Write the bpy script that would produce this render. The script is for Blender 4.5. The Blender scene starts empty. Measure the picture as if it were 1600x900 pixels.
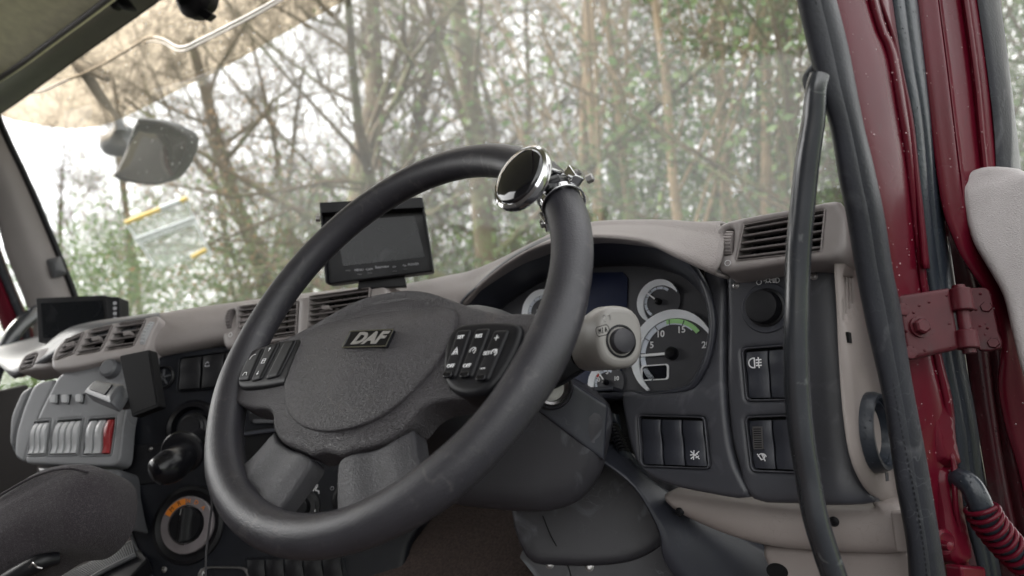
import bpy, bmesh, math, random
from mathutils import Vector, Matrix, geometry, noise
import numpy as np
random.seed(7)
S = bpy.context.scene
COL = S.collection
# ---------------- camera
FPX = 1150.0
PITCH, YAW = math.radians(12), math.radians(37)
CAM = Vector((1.2, 0.0, 1.7))
FW = Vector((-math.sin(YAW)*math.cos(PITCH), math.cos(YAW)*math.cos(PITCH), math.sin(PITCH)))
RT = Vector((math.cos(YAW), math.sin(YAW), 0))
UP = RT.cross(FW)
cam = bpy.data.objects.new('camera', bpy.data.cameras.new('camera')); COL.objects.link(cam)
cam.matrix_world = Matrix.Translation(CAM) @ Matrix((RT, UP, -FW)).transposed().to_4x4()
cam.data.sensor_width = 36; cam.data.lens = 36*FPX/1600
cam.data.clip_start = 0.02; cam.data.clip_end = 600
cam.data.dof.use_dof = True; cam.data.dof.focus_distance = 0.84; cam.data.dof.aperture_fstop = 4.4
S.camera = cam
# ---------------- sky and sun
SUN_EL, SUN_AZ = math.radians(38), math.radians(-112)      # azimuth from +Y towards +X
W = bpy.data.worlds.new('World'); S.world = W; W.use_nodes = True
nt = W.node_tree; bg = nt.nodes['Background']
sky = nt.nodes.new('ShaderNodeTexSky'); sky.sky_type = 'NISHITA'; sky.sun_disc = False
sky.sun_elevation = SUN_EL; sky.sun_rotation = SUN_AZ; sky.dust_density = 2.0; sky.air_density = 1.0
hs = nt.nodes.new('ShaderNodeHueSaturation'); hs.inputs['Saturation'].default_value = 0.14
nt.links.new(sky.outputs[0], hs.inputs['Color']); cn = nt.nodes.new('ShaderNodeTexNoise'); cn.inputs['Scale'].default_value = 2.2; cn.inputs['Detail'].default_value = 5      # overcast cloud sheet
ctc = nt.nodes.new('ShaderNodeTexCoord'); nt.links.new(ctc.outputs['Generated'], cn.inputs['Vector'])
crp = nt.nodes.new('ShaderNodeMapRange'); crp.inputs[1].default_value = .3; crp.inputs[2].default_value = .7; crp.inputs[3].default_value = 6.0; crp.inputs[4].default_value = 8.5
nt.links.new(cn.outputs[0], crp.inputs[0]); ccl = nt.nodes.new('ShaderNodeVectorMath'); ccl.operation = 'SCALE'; ccl.inputs[0].default_value = (1.0, 1.0, .99); nt.links.new(crp.outputs[0], ccl.inputs['Scale'])
cmx = nt.nodes.new('ShaderNodeMix'); cmx.data_type = 'RGBA'; cmx.inputs[0].default_value = .6; nt.links.new(hs.outputs[0], cmx.inputs[6]); nt.links.new(ccl.outputs[0], cmx.inputs[7]); nt.links.new(cmx.outputs[2], bg.inputs[0])
bg.inputs[1].default_value = 0.15
sun = bpy.data.lights.new('sun', 'SUN'); sun.energy = 2.6; sun.angle = math.radians(24); sun.color = (1, .97, .93)
so = bpy.data.objects.new('sun', sun); COL.objects.link(so)
sd = Vector((math.sin(SUN_AZ)*math.cos(SUN_EL), math.cos(SUN_AZ)*math.cos(SUN_EL), math.sin(SUN_EL)))
so.rotation_euler = sd.to_track_quat('Z', 'Y').to_euler(); so.location = (-6, -2, 6)
S.view_settings.view_transform = 'Standard'; S.view_settings.look = 'None'
S.view_settings.gamma = 1; S.view_settings.exposure = 1.72
S.view_settings.use_curve_mapping = False
S.render.engine = 'CYCLES'
S.cycles.max_bounces = 8; S.cycles.diffuse_bounces = 4; S.cycles.transparent_max_bounces = 12

# ---------------- pixel rays (photo is 1600 x 900)
def ray(px, py): return FW + RT*((px-800)/FPX) - UP*((py-450)/FPX)
def PT(px, py, t): return CAM + ray(px, py)*t
def PX(px, py, X): d = ray(px, py); return CAM + d*((X-CAM.x)/d.x)
def PY(px, py, Y): d = ray(px, py); return CAM + d*((Y-CAM.y)/d.y)
def PZ(px, py, Z): d = ray(px, py); return CAM + d*((Z-CAM.z)/d.z)
class Fr:
    """a flat work frame: origin, right, up, out"""
    def __init__(s, o, n, up=Vector((0, 0, 1))):
        s.o = Vector(o); s.n = Vector(n).normalized()
        s.u = Vector(up).cross(s.n).normalized(); s.v = s.n.cross(s.u)
    def w(s, u, v, h=0): return s.o + s.u*u + s.v*v + s.n*h
    def l(s, px, py, h=0):
        d = ray(px, py); t = ((s.o+s.n*h-CAM) @ s.n if False else (s.o+s.n*h-CAM).dot(s.n))/d.dot(s.n)
        q = CAM + d*t - s.o; return (q.dot(s.u), q.dot(s.v))
    def L(s, pts, h=0): return [s.l(a, b, h) for a, b in pts]
    def p(s, px, py, h=0): a = s.l(px, py, h); return s.w(a[0], a[1], h)

# ---------------- materials
MATS = {}
def pm(name, col, rough=.5, metal=0, spec=.5, bump=None, vor=None, var=0, vscale=30, rvar=0, coat=0, wear=None, drops=None, sheen=0, emit=None, band=None):
    if name in MATS: return MATS[name]
    m = bpy.data.materials.new(name); m.use_nodes = True; MATS[name] = m
    N = m.node_tree.nodes; K = m.node_tree.links; b = N['Principled BSDF']
    b.inputs['Base Color'].default_value = (*col, 1); b.inputs['Roughness'].default_value = rough
    if max(col) < .042 and spec == .5 and name not in ('rim_leather', 'hub_vinyl', 'spoke_plastic', 'grab_rail_plastic', 'dark_fascia_plastic', 'dark_plastic', 'column_plastic', 'wet_rubber'): spec = .30
    b.inputs['Metallic'].default_value = metal; b.inputs['Specular IOR Level'].default_value = spec
    b.inputs['Coat Weight'].default_value = coat; b.inputs['Coat Roughness'].default_value = .06
    b.inputs['Sheen Weight'].default_value = sheen
    if emit: b.inputs['Emission Color'].default_value = (*emit[0], 1); b.inputs['Emission Strength'].default_value = emit[1]
    tc = N.new('ShaderNodeTexCoord')
    def noise_(scale, det=4, dist=0):
        n = N.new('ShaderNodeTexNoise'); n.inputs['Scale'].default_value = scale; n.inputs['Detail'].default_value = det
        n.inputs['Distortion'].default_value = dist
        K.new(tc.outputs['Object'], n.inputs['Vector']); return n
    def ramp(src, a, c, lo, hi):
        r = N.new('ShaderNodeMapRange'); r.inputs[1].default_value = a; r.inputs[2].default_value = c
        r.inputs[3].default_value = lo; r.inputs[4].default_value = hi; K.new(src, r.inputs[0]); return r.outputs[0]
    colout = None
    if var:
        n = noise_(vscale, 6); f = ramp(n.outputs[0], .3, .7, 1-var, 1+var)
        mx = N.new('ShaderNodeVectorMath'); mx.operation = 'SCALE'; mx.inputs[0].default_value = col; K.new(f, mx.inputs['Scale'])
        colout = mx.outputs[0]
    if wear:                                   # (colour, scale, threshold): dust and scuffs
        n = noise_(wear[1], 8, 1.5); f = ramp(n.outputs[0], wear[2], wear[2]+.12, 0, wear[3] if len(wear) > 3 else .6)
        mx = N.new('ShaderNodeMix'); mx.data_type = 'RGBA'; K.new(f, mx.inputs[0])
        if colout: K.new(colout, mx.inputs[6])
        else: mx.inputs[6].default_value = (*col, 1)
        mx.inputs[7].default_value = (*wear[0], 1); colout = mx.outputs[2]
        s = N.new('ShaderNodeTexVoronoi'); s.feature = 'DISTANCE_TO_EDGE'; s.inputs['Scale'].default_value = wear[1]*1.7
        nn = noise_(wear[1]*.8, 3)
        va = N.new('ShaderNodeVectorMath'); va.operation = 'MULTIPLY_ADD'; K.new(nn.outputs['Color'], va.inputs[0])
        va.inputs[1].default_value = (.25, .25, .25); K.new(tc.outputs['Object'], va.inputs[2]); K.new(va.outputs[0], s.inputs['Vector'])
        g = ramp(s.outputs['Distance'], 0, .012, .5, 0); n3 = noise_(wear[1]*.6, 2); g2 = ramp(n3.outputs[0], .55, .68, 0, 1)
        mu = N.new('ShaderNodeMath'); mu.operation = 'MULTIPLY'; K.new(g, mu.inputs[0]); K.new(g2, mu.inputs[1])
        m2 = N.new('ShaderNodeMix'); m2.data_type = 'RGBA'; K.new(mu.outputs[0], m2.inputs[0]); K.new(colout, m2.inputs[6])
        m2.inputs[7].default_value = (*wear[0], 1); colout = m2.outputs[2]
    if colout: K.new(colout, b.inputs['Base Color'])
    if rvar:
        n = noise_(vscale*.6, 5); K.new(ramp(n.outputs[0], .3, .7, rough-rvar, rough+rvar), b.inputs['Roughness'])
    last = None
    def addbump(src, st, di):
        nonlocal last
        bp = N.new('ShaderNodeBump'); bp.inputs['Strength'].default_value = st; bp.inputs['Distance'].default_value = di
        K.new(src, bp.inputs['Height'])
        if last: K.new(last, bp.inputs['Normal'])
        last = bp.outputs[0]
    if bump: addbump(noise_(bump[0], 3).outputs[0], bump[1], bump[2])
    if vor:
        v = N.new('ShaderNodeTexVoronoi'); v.feature = 'DISTANCE_TO_EDGE'; v.inputs['Scale'].default_value = vor[0]
        nn = noise_(vor[0]*.5, 3)
        va = N.new('ShaderNodeVectorMath'); va.operation = 'MULTIPLY_ADD'; K.new(nn.outputs['Color'], va.inputs[0])
        va.inputs[1].default_value = (2.2/vor[0],)*3; K.new(tc.outputs['Object'], va.inputs[2]); K.new(va.outputs[0], v.inputs['Vector'])
        addbump(ramp(v.outputs['Distance'], 0, .35, 0, 1), vor[1], vor[2])
    if drops:
        v = N.new('ShaderNodeTexVoronoi'); v.inputs['Scale'].default_value = drops[0]; v.inputs['Randomness'].default_value = 1
        K.new(tc.outputs['Object'], v.inputs['Vector'])
        r = ramp(v.outputs['Distance'], 0, .22, 1, 0)
        sc = N.new('ShaderNodeSeparateColor'); K.new(v.outputs['Color'], sc.inputs[0])
        k = ramp(sc.outputs[0], drops[1], drops[1]+.02, 0, 1)
        mu = N.new('ShaderNodeMath'); mu.operation = 'MULTIPLY'; K.new(r, mu.inputs[0]); K.new(k, mu.inputs[1])
        addbump(mu.outputs[0], 1.0, drops[2])
    if last: K.new(last, b.inputs['Normal'])
    return m

M = dict(
 plastic = pm('dark_plastic', (.026, .028, .038), .42, var=.18, vscale=14, rvar=.08, bump=(900, .25, .0006), wear=((.09, .09, .10), 16, .60, .30)),
 plastic_face = pm('dark_fascia_plastic', (.050, .051, .061), .38, var=.15, vscale=12, rvar=.08, bump=(1100, .22, .0006), wear=((.14, .14, .16), 15, .55, .42)),
 black = pm('black_plastic', (.006, .006, .008), .45, var=.2, rvar=.1, bump=(700, .15, .0005)),
 void = pm('black_void', (.004, .004, .005), .8),
 stack = pm('stack_plastic', (.008, .009, .013), .40, var=.2, vscale=18, rvar=.1, bump=(900, .2, .0005), wear=((.08, .08, .09), 20, .66, .25)),
 gloss = pm('gloss_black', (.006, .006, .008), .24, spec=.35, rvar=.05, wear=((.05, .05, .05), 25, .62, .3)),
 rim = pm('rim_leather', (.027, .026, .032), .40, var=.15, vscale=22, rvar=.05, bump=(700, .45, .0010), wear=((.15, .14, .135), 48, .58, .20)),
 hub = pm('hub_vinyl', (.037, .033, .038), .40, var=.12, vscale=20, rvar=.06, vor=(520, .9, .0009), bump=(1400, .2, .0003), wear=((.13, .10, .07), 11, .66, .2)),
 spoke = pm('spoke_plastic', (.032, .031, .036), .44, var=.1, rvar=.05, vor=(560, .5, .0005)),
 column = pm('column_plastic', (.028, .027, .033), .50, var=.2, vscale=12, rvar=.08, bump=(800, .2, .0006), wear=((.16, .17, .19), 17, .57, .4)),
 pad = pm('tan_dash_vinyl', (.285, .255, .250), .46, var=.06, vscale=9, vor=(420, .55, .0009), wear=((.12, .10, .09), 24, .68, .4)),
 phonemat = pm('phone_matte_black', (.005, .005, .006), .65, spec=.12), doorcard = pm('dark_door_card', (.030, .026, .026), .6), hingered = pm('hinge_paint', (.055, .0035, .008), .45, coat=.0, spec=.3, var=.25, vscale=30, drops=(150, .5, .0018), wear=((.035, .02, .02), 30, .58, .5)),
 tan = pm('tan_plastic', (.30, .262, .248), .50, var=.07, vscale=10, rvar=.06, bump=(800, .25, .0007), wear=((.10, .085, .08), 22, .68, .4)),
 tansmooth = pm('vent_plastic', (.30, .272, .268), .42, var=.06, bump=(900, .15, .0004)),
 slat = pm('vent_slat', (.13, .115, .115), .42, var=.08),
 grey = pm('console_grey', (.165, .168, .178), .30, var=.07, vscale=10, rvar=.05, bump=(900, .2, .0005), wear=((.28, .28, .29), 16, .63, .4)),
 greydark = pm('console_grey_dark', (.08, .082, .09), .42, var=.1, bump=(900, .2, .0005)),
 keygrey = pm('rocker_grey', (.38, .385, .40), .35, var=.06),
 keyred = pm('rocker_red', (.26, .016, .020), .35, var=.08),
 stalk = pm('stalk_beige', (.25, .238, .226), .36, var=.06, vscale=60, bump=(1200, .15, .0004), wear=((.2, .19, .18), 40, .66, .4)),
 red = pm('maroon_paint', (.082, .0030, .011), .30, var=.16, vscale=7, coat=.05, spec=.2, rvar=.08, wear=((.05, .02, .022), 26, .66, .4)),
 redshade = pm('maroon_paint_shaded_dirty', (.050, .0032, .008), .40, var=.22, vscale=9, coat=.5, drops=(170, .72, .0016), wear=((.05, .035, .035), 9, .56, .5)),  # darker maroon: shade of the inner door put into the colour, plus dirt
 seal = pm('seal_rubber', (.019, .020, .026), .50, var=.22, vscale=16, rvar=.1, bump=(350, .35, .0012), wear=((.11, .11, .12), 14, .60, .4)),
 rubber = pm('wet_rubber', (.020, .025, .034), .34, var=.25, vscale=14, rvar=.12, bump=(260, .3, .0012), drops=(200, .6, .0012)),
 rail = pm('grab_rail_plastic', (.028, .031, .037), .22, spec=.9, var=.12, vscale=25, rvar=.06, bump=(700, .25, .0006), wear=((.22, .23, .23), 45, .66, .6)),
 chrome = pm('chrome', (.62, .62, .63), .10, metal=1, var=.08, vscale=70, rvar=.07, wear=((.18, .17, .15), 60, .62, .5)),
 steel = pm('dull_steel', (.33, .32, .32), .35, metal=1, var=.2, vscale=90),
 knobface = pm('knob_black_gloss', (.006, .006, .008), .07, coat=1, wear=((.09, .09, .09), 45, .60, .3)),
 cloth = pm('seat_cloth', (.030, .025, .030), .92, var=.28, vscale=700, bump=(900, .9, .0016), sheen=.1, wear=((.10, .09, .095), 420, .52, .4)),
 carpet = pm('brown_carpet', (.050, .034, .030), .95, var=.35, vscale=260, bump=(320, 1.0, .005)),
 leather = pm('door_leather', (.40, .375, .375), .48, var=.04, vor=(520, .5, .0007)),
 lining = pm('roof_lining', (.62, .60, .43), .9, var=.10, vscale=40, bump=(500, .3, .001)),
 trim = pm('pillar_trim', (.165, .150, .150), .55, var=.08, vscale=8, bump=(600, .2, .0008)),
 header = pm('header_trim', (.060, .055, .054), .5, var=.1, bump=(600, .2, .0006)),
 white = pm('white_print', (.80, .80, .82), .5), greyprint = pm('grey_print', (.42, .42, .45), .5), orange = pm('orange_print', (.75, .23, .02), .45),
 dialrim = pm('dial_rim', (.82, .84, .88), .30, metal=0, var=.08), drop = pm('water_drop', (.22, .08, .09), .04, spec=1.0, coat=1), dial = pm('dial_face', (.040, .040, .047), .5, var=.15, bump=(900, .1, .0003)),
 dialband = pm('dial_band', (.62, .66, .74), .4), green = pm('green_band', (.36, .66, .28), .45), redprint = pm('red_band', (.55, .05, .04), .5),
 display = pm('display_glass', (.003, .004, .008), .25), bluedisp = pm('display_blue', (.003, .008, .035), .30),
 screen = pm('monitor_screen', (.006, .007, .009), .22, spec=.3, wear=((.05, .05, .055), 12, .55, .4)),
 selring = pm('selector_ring', (.20, .18, .19), .22, var=.15, vscale=30),
 mirrorback = pm('mirror_arm_plastic', (.07, .075, .085), .5, var=.1), mirror = pm('mirror_glass', (.17, .16, .15), .05, metal=1),
)
# ---------------- object helpers
def link(o): COL.objects.link(o); return o
def mesh_obj(name, V, Fc, mat, parent=None, smooth=40, mats=None, mi=None, mods=None):
    V = [Vector(v) for v in V]
    lo = Vector((min(v.x for v in V), min(v.y for v in V), min(v.z for v in V)))
    hi = Vector((max(v.x for v in V), max(v.y for v in V), max(v.z for v in V)))
    c = (lo+hi)/2
    me = bpy.data.meshes.new(name); me.from_pydata([v-c for v in V], [], Fc)
    for m in ([mat] if not mats else mats): me.materials.append(m)
    if mi: me.polygons.foreach_set('material_index', mi)
    bm = bmesh.new(); bm.from_mesh(me); bmesh.ops.remove_doubles(bm, verts=bm.verts, dist=1e-6)
    bmesh.ops.recalc_face_normals(bm, faces=bm.faces); bm.to_mesh(me); bm.free()
    if smooth:
        for p in me.polygons: p.use_smooth = True
        me.set_sharp_from_angle(angle=math.radians(smooth))
    o = link(bpy.data.objects.new(name, me))
    if parent: o.parent = parent; o.location = c - wloc(parent)
    else: o.location = c
    return o
def wloc(o):
    l = o.location.copy()
    while o.parent: o = o.parent; l += o.location
    return l
def bevel(o, w, seg=3, ang=35):
    m = o.modifiers.new('bevel', 'BEVEL'); m.width = w; m.segments = seg; m.limit_method = 'ANGLE'; m.angle_limit = math.radians(ang)
    m.use_clamp_overlap = True; return o
def solid(o, t, off=-1):
    m = o.modifiers.new('solid', 'SOLIDIFY'); m.thickness = t; m.offset = off; return o
def thing(name, label, cat, loc, group=None):
    o = link(bpy.data.objects.new(name, None)); o.location = loc; o.empty_display_size = .05
    o['label'] = label; o['category'] = cat
    if group: o['group'] = group
    return o
def tag(o, label, cat, group=None):
    o['label'] = label; o['category'] = cat
    if group: o['group'] = group
    return o
def spline(pts, n=6, closed=False):
    P = [Vector(p) if len(p) == 3 else Vector((p[0], p[1], 0)) for p in pts]; out = []; N = len(P)
    for i in range(N if closed else N-1):
        a = P[(i-1) % N] if closed or i > 0 else P[0]*2-P[1]
        b = P[i]; c = P[(i+1) % N]; d = P[(i+2) % N] if closed or i+2 < N else P[-1]*2-P[-2]
        for k in range(n):
            t = k/n
            out.append(.5*((2*b)+(c-a)*t+(2*a-5*b+4*c-d)*t*t+(3*b-a-3*c+d)*t**3))
    if not closed: out.append(P[-1])
    return out
def spl2(pts, n=5, closed=True): return [(p.x, p.y) for p in spline(pts, n, closed)]
def resample(P, n):
    P = [Vector(p) for p in P]; L = [0]
    for a, b in zip(P, P[1:]): L.append(L[-1]+(b-a).length)
    out = []; j = 0
    for i in range(n):
        s = L[-1]*i/(n-1)
        while j < len(P)-2 and L[j+1] < s: j += 1
        f = (s-L[j])/max(L[j+1]-L[j], 1e-9); out.append(P[j].lerp(P[j+1], min(max(f, 0), 1)))
    return out
def rrect(x0, y0, x1, y1, r, n=4):
    out = []
    for cx, cy, a in ((x1-r, y1-r, 0), (x0+r, y1-r, 90), (x0+r, y0+r, 180), (x1-r, y0+r, 270)):
        for k in range(n+1):
            t = math.radians(a+90*k/n); out.append((cx+r*math.cos(t), cy+r*math.sin(t)))
    return out
def rquad(q, r=.12, n=4):
    """rounded quad from 4 corners (any order round), r = fraction"""
    out = []; N = len(q)
    for i in range(N):
        p = Vector(q[i]); a = Vector(q[i-1]); b = Vector(q[(i+1) % N])
        ra = min((a-p).length, (b-p).length)*r
        A = p+(a-p).normalized()*ra; B = p+(b-p).normalized()*ra
        for k in range(n+1):
            t = k/n; v = A*(1-t)**2+p*2*t*(1-t)+B*t*t; out.append(tuple(v))
    return out
def circ(cx, cy, r, n=32, r2=None, a0=0, a1=360, end=False):
    r2 = r2 or r; N = n+1 if end else n
    return [(cx+r*math.cos(math.radians(a0+(a1-a0)*k/n)), cy+r2*math.sin(math.radians(a0+(a1-a0)*k/n))) for k in range(N)]
def prism(name, fr, out2, h0, h1, mat, parent=None, bev=0, seg=3, smooth=40):
    n = len(out2); V = [fr.w(a, b, h1) for a, b in out2]+[fr.w(a, b, h0) for a, b in out2]
    Fc = [list(range(n)), list(range(2*n-1, n-1, -1))]+[[i, i+n, (i+1) % n+n, (i+1) % n] for i in range(n)]
    o = mesh_obj(name, V, Fc, mat, parent, smooth)
    if bev: bevel(o, bev, seg)
    return o
def ringp(name, fr, outer, inner, h0, h1, mat, parent=None, bev=0, hi=None, hb=None):
    """ring between two loops of equal count; front at h1 (inner edge at hi), back at h0"""
    n = len(outer); assert n == len(inner); hi = h1 if hi is None else hi
    V = [fr.w(a, b, h1) for a, b in outer]+[fr.w(a, b, hi) for a, b in inner]+[fr.w(a, b, h0) for a, b in inner]+[fr.w(a, b, h0) for a, b in outer]
    Fc = []
    for k in range(4):
        for i in range(n):
            j = (i+1) % n; a = k*n; b = ((k+1) % 4)*n
            Fc.append([a+i, a+j, b+j, b+i])
    o = mesh_obj(name, V, Fc, mat, parent)
    if bev: bevel(o, bev, 2)
    return o
def pip(x, y, poly):
    c = False; n = len(poly); j = n-1
    for i in range(n):
        xi, yi = poly[i]; xj, yj = poly[j]
        if (yi > y) != (yj > y) and x < (xj-xi)*(y-yi)/(yj-yi)+xi: c = not c
        j = i
    return c
def dome(name, fr, out2, hf, mat, parent=None, step=.008, back=-.01, smooth=60, holes=(), mi=None):
    """triangulated plate with relief: hf(distance_to_edge, u, v); skirt down to back. holes: list of loops"""
    def dens(lp):
        o_ = []
        for i in range(len(lp)):
            a, b = Vector(lp[i][:2]), Vector(lp[(i+1) % len(lp)][:2]); k = max(1, int(math.ceil((b-a).length/(step*.8))))
            if (b-a).length < 1e-6: continue
            o_ += [tuple(a.lerp(b, j/k)) for j in range(k)]
        return o_
    out2 = dens(out2); holes = [dens(h) for h in holes]
    P = [Vector((a, b)) for a, b in out2]; n = len(P); E = [(i, (i+1) % n) for i in range(n)]
    loops = [list(range(n))]; polys = [out2]
    for hl in holes:
        b0 = len(P); P += [Vector((a, b)) for a, b in hl]; m = len(hl); E += [(b0+i, b0+(i+1) % m) for i in range(m)]
        loops.append(list(range(b0, b0+m))); polys.append(hl)
    nb = len(P)
    A = np.array([(p.x, p.y) for p in P]); segs = np.array([[*A[a], *A[b]] for a, b in E])
    def dist(x, y):
        ax, ay, bx, by = segs.T; dx, dy = bx-ax, by-ay
        t = np.clip(((x-ax)*dx+(y-ay)*dy)/np.maximum(dx*dx+dy*dy, 1e-12), 0, 1)
        return float(np.sqrt(((ax+t*dx-x)**2+(ay+t*dy-y)**2).min()))
    x0, y0 = A[:n].min(0); x1, y1 = A[:n].max(0); D = [0.0]*nb
    inside = lambda x, y: pip(x, y, polys[0]) and not any(pip(x, y, h) for h in polys[1:])
    area = sum(P[i].x*P[(i+1) % n].y-P[(i+1) % n].x*P[i].y for i in range(n))
    for lp, sg in [(l, (1 if k == 0 else -1)) for k, l in enumerate(loops)]:
        m = len(lp); ar = sum(P[lp[i]].x*P[lp[(i+1) % m]].y-P[lp[(i+1) % m]].x*P[lp[i]].y for i in range(m)); s_ = (1 if ar > 0 else -1)*sg
        for i in range(m):
            a, b, c = P[lp[i-1]], P[lp[i]], P[lp[(i+1) % m]]; t = c-a
            if t.length < 1e-9: continue
            nn = Vector((-t.y, t.x)).normalized()*s_
            for f in (.12, .3, .6, 1.0):
                q = b+nn*f*step
                if inside(q.x, q.y):
                    d = dist(q.x, q.y)
                    if d > f*step*.8: P.append(q); D.append(d)
    r = 0; y = y0
    while y < y1:
        x = x0+(step/2 if r % 2 else 0)
        while x < x1:
            if inside(x, y):
                d = dist(x, y)
                if d > step*1.3: P.append(Vector((x, y))); D.append(d)
            x += step
        y += step*.87; r += 1
    vo, eo, fo, *_ = geometry.delaunay_2d_cdt(P, E, [], 0, 1e-7)
    Fc = []
    for f in fo:
        cx = sum(vo[i][0] for i in f)/3; cy = sum(vo[i][1] for i in f)/3
        if inside(cx, cy): Fc.append(list(f))
    V = []; key = {}
    for i, p in enumerate(vo):
        d = dist(p[0], p[1]); d = 0 if d < 1e-6 else d
        V.append(fr.w(p[0], p[1], hf(d, p[0], p[1])))
    # skirts
    for lp in loops:
        idx = []
        for i in lp:
            q = P[i]; k = (round(q.x, 6), round(q.y, 6))
            idx.append(i if i < len(vo) and (Vector(vo[i])-q).length < 1e-6 else min(range(len(vo)), key=lambda j: (Vector(vo[j])-q).length))
        b0 = len(V); V += [fr.w(P[i].x, P[i].y, back) for i in lp]; m = len(lp)
        for i in range(m): Fc.append([idx[i], idx[(i+1) % m], b0+(i+1) % m, b0+i])
    return mesh_obj(name, V, Fc, mat, parent, smooth)
def rnd(r, H): return lambda d, u, v: H - (r - math.sqrt(max(r*r-(r-min(d, r))**2, 0)))   # quarter-round edge of radius r
def tube(name, path, rad, mat, parent=None, sides=16, n=6, closed=False, ell=1.0, cap=True, ref=None):
    P = spline(path, n, closed); N = len(P)
    if isinstance(rad, (int, float)): R = [rad]*N
    else:
        R = [];
        for i in range(N):
            s = i/(N-1)*(len(rad)-1); k = min(int(s), len(rad)-2); R.append(rad[k]+(rad[k+1]-rad[k])*(s-k))
    V = []; Fc = []; up = Vector(ref) if ref else Vector((.1, .2, 1))
    for i in range(N):
        t = (P[(i+1) % N]-P[i-1]) if closed else (P[min(i+1, N-1)]-P[max(i-1, 0)])
        t.normalize(); a = up.cross(t)
        if a.length < 1e-3: a = Vector((1, 0, 0)).cross(t)
        a.normalize(); b = t.cross(a)
        if not ref: up = b
        for k in range(sides):
            w = 2*math.pi*k/sides; V.append(P[i]+a*(R[i]*math.cos(w)*ell)+b*(R[i]*math.sin(w)))
    for i in range(N if closed else N-1):
        j = (i+1) % N
        for k in range(sides): l = (k+1) % sides; Fc.append([i*sides+k, i*sides+l, j*sides+l, j*sides+k])
    if cap and not closed: Fc.append(list(range(sides-1, -1, -1))); Fc.append([(N-1)*sides+k for k in range(sides)])
    return mesh_obj(name, V, Fc, mat, parent, 50)
def lathe(name, o, ax, prof, mat, parent=None, n=32, smooth=35, up=None, sx=1.0):
    ax = Vector(ax).normalized(); a = (Vector(up) if up else ax.orthogonal()).normalized(); a = (a-ax*a.dot(ax)).normalized(); b = ax.cross(a); V = []; Fc = []
    for r, h in prof:
        for k in range(n): w = 2*math.pi*k/n; V.append(Vector(o)+ax*h+(a*math.cos(w)+b*math.sin(w)*sx)*r)
    for i in range(len(prof)-1):
        for k in range(n): l = (k+1) % n; Fc.append([i*n+k, i*n+l, (i+1)*n+l, (i+1)*n+k])
    Fc.append(list(range(n-1, -1, -1))); Fc.append([(len(prof)-1)*n+k for k in range(n)])
    return mesh_obj(name, V, Fc, mat, parent, smooth)
def loft(name, curves, mat, parent=None, n=40, m=4, thick=0, smooth=60, res=True):
    """curves: list of 3-D polylines; splined along and across"""
    C2 = [resample(spline(c, 6), n) if res else c for c in curves]; n = len(C2[0]); V = []
    rows = len(spline([C2[k][0] for k in range(len(C2))], m))
    cols = [spline([C2[k][i] for k in range(len(C2))], m) for i in range(n)]
    for r in range(rows): V += [cols[i][r] for i in range(n)]
    Fc = [[r*n+i, r*n+i+1, (r+1)*n+i+1, (r+1)*n+i] for r in range(rows-1) for i in range(n-1)]
    o = mesh_obj(name, V, Fc, mat, parent, smooth)
    if thick: solid(o, thick, 0)
    return o
def quadface(q, h):
    pass
def text(name, fr, s, u, v, size, h, mat, parent, rot=0, bold=0, shear=0, sx=1.0, th=.0003):
    cu = bpy.data.curves.new('t', 'FONT'); cu.body = s; cu.size = size; cu.align_x = 'CENTER'; cu.align_y = 'CENTER'
    cu.offset = bold; cu.shear = shear; cu.extrude = th; cu.resolution_u = 3
    ob = link(bpy.data.objects.new('t', cu)); dg = bpy.context.evaluated_depsgraph_get()
    me = bpy.data.meshes.new_from_object(ob.evaluated_get(dg)); bpy.data.objects.remove(ob)
    cr, sr = math.cos(rot), math.sin(rot); V = []
    for q in me.vertices:
        x, y = q.co.x*sx, q.co.y; V.append(fr.w(u+x*cr-y*sr, v+x*sr+y*cr, h+q.co.z))
    Fc = [list(p.vertices) for p in me.polygons]; bpy.data.meshes.remove(me); bpy.data.curves.remove(cu)
    return mesh_obj(name, V, Fc, mat, parent, 0)
def strokes(name, fr, lines, w, h, mat, parent, th=.0003):
    V = []; Fc = []
    for ln in lines:
        for a, b in zip(ln, ln[1:]):
            d = Vector((b[0]-a[0], b[1]-a[1])); L = d.length
            if L < 1e-7: continue
            d /= L; p = Vector((-d.y, d.x))*w/2; e = d*w*.3
            A = Vector(a)-e; B = Vector(b)+e; k = len(V)
            for q in (A+p, A-p, B-p, B+p): V.append(fr.w(q.x, q.y, h+th))
            for q in (A+p, A-p, B-p, B+p): V.append(fr.w(q.x, q.y, h))
            Fc += [[k, k+1, k+2, k+3], [k, k+4, k+5, k+1], [k+1, k+5, k+6, k+2], [k+2, k+6, k+7, k+3], [k+3, k+7, k+4, k]]
    return mesh_obj(name, V, Fc, mat, parent, 0)
def boxw(name, fr, u0, v0, u1, v1, h0, h1, mat, parent=None, bev=0):
    return prism(name, fr, [(u0, v0), (u1, v0), (u1, v1), (u0, v1)], h0, h1, mat, parent, bev)
def bil(q, s, t):   # q = TL,TR,BR,BL 2d/3d
    q = [Vector(p) for p in q]; return q[0].lerp(q[1], s).lerp(q[3].lerp(q[2], s), t)
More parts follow.
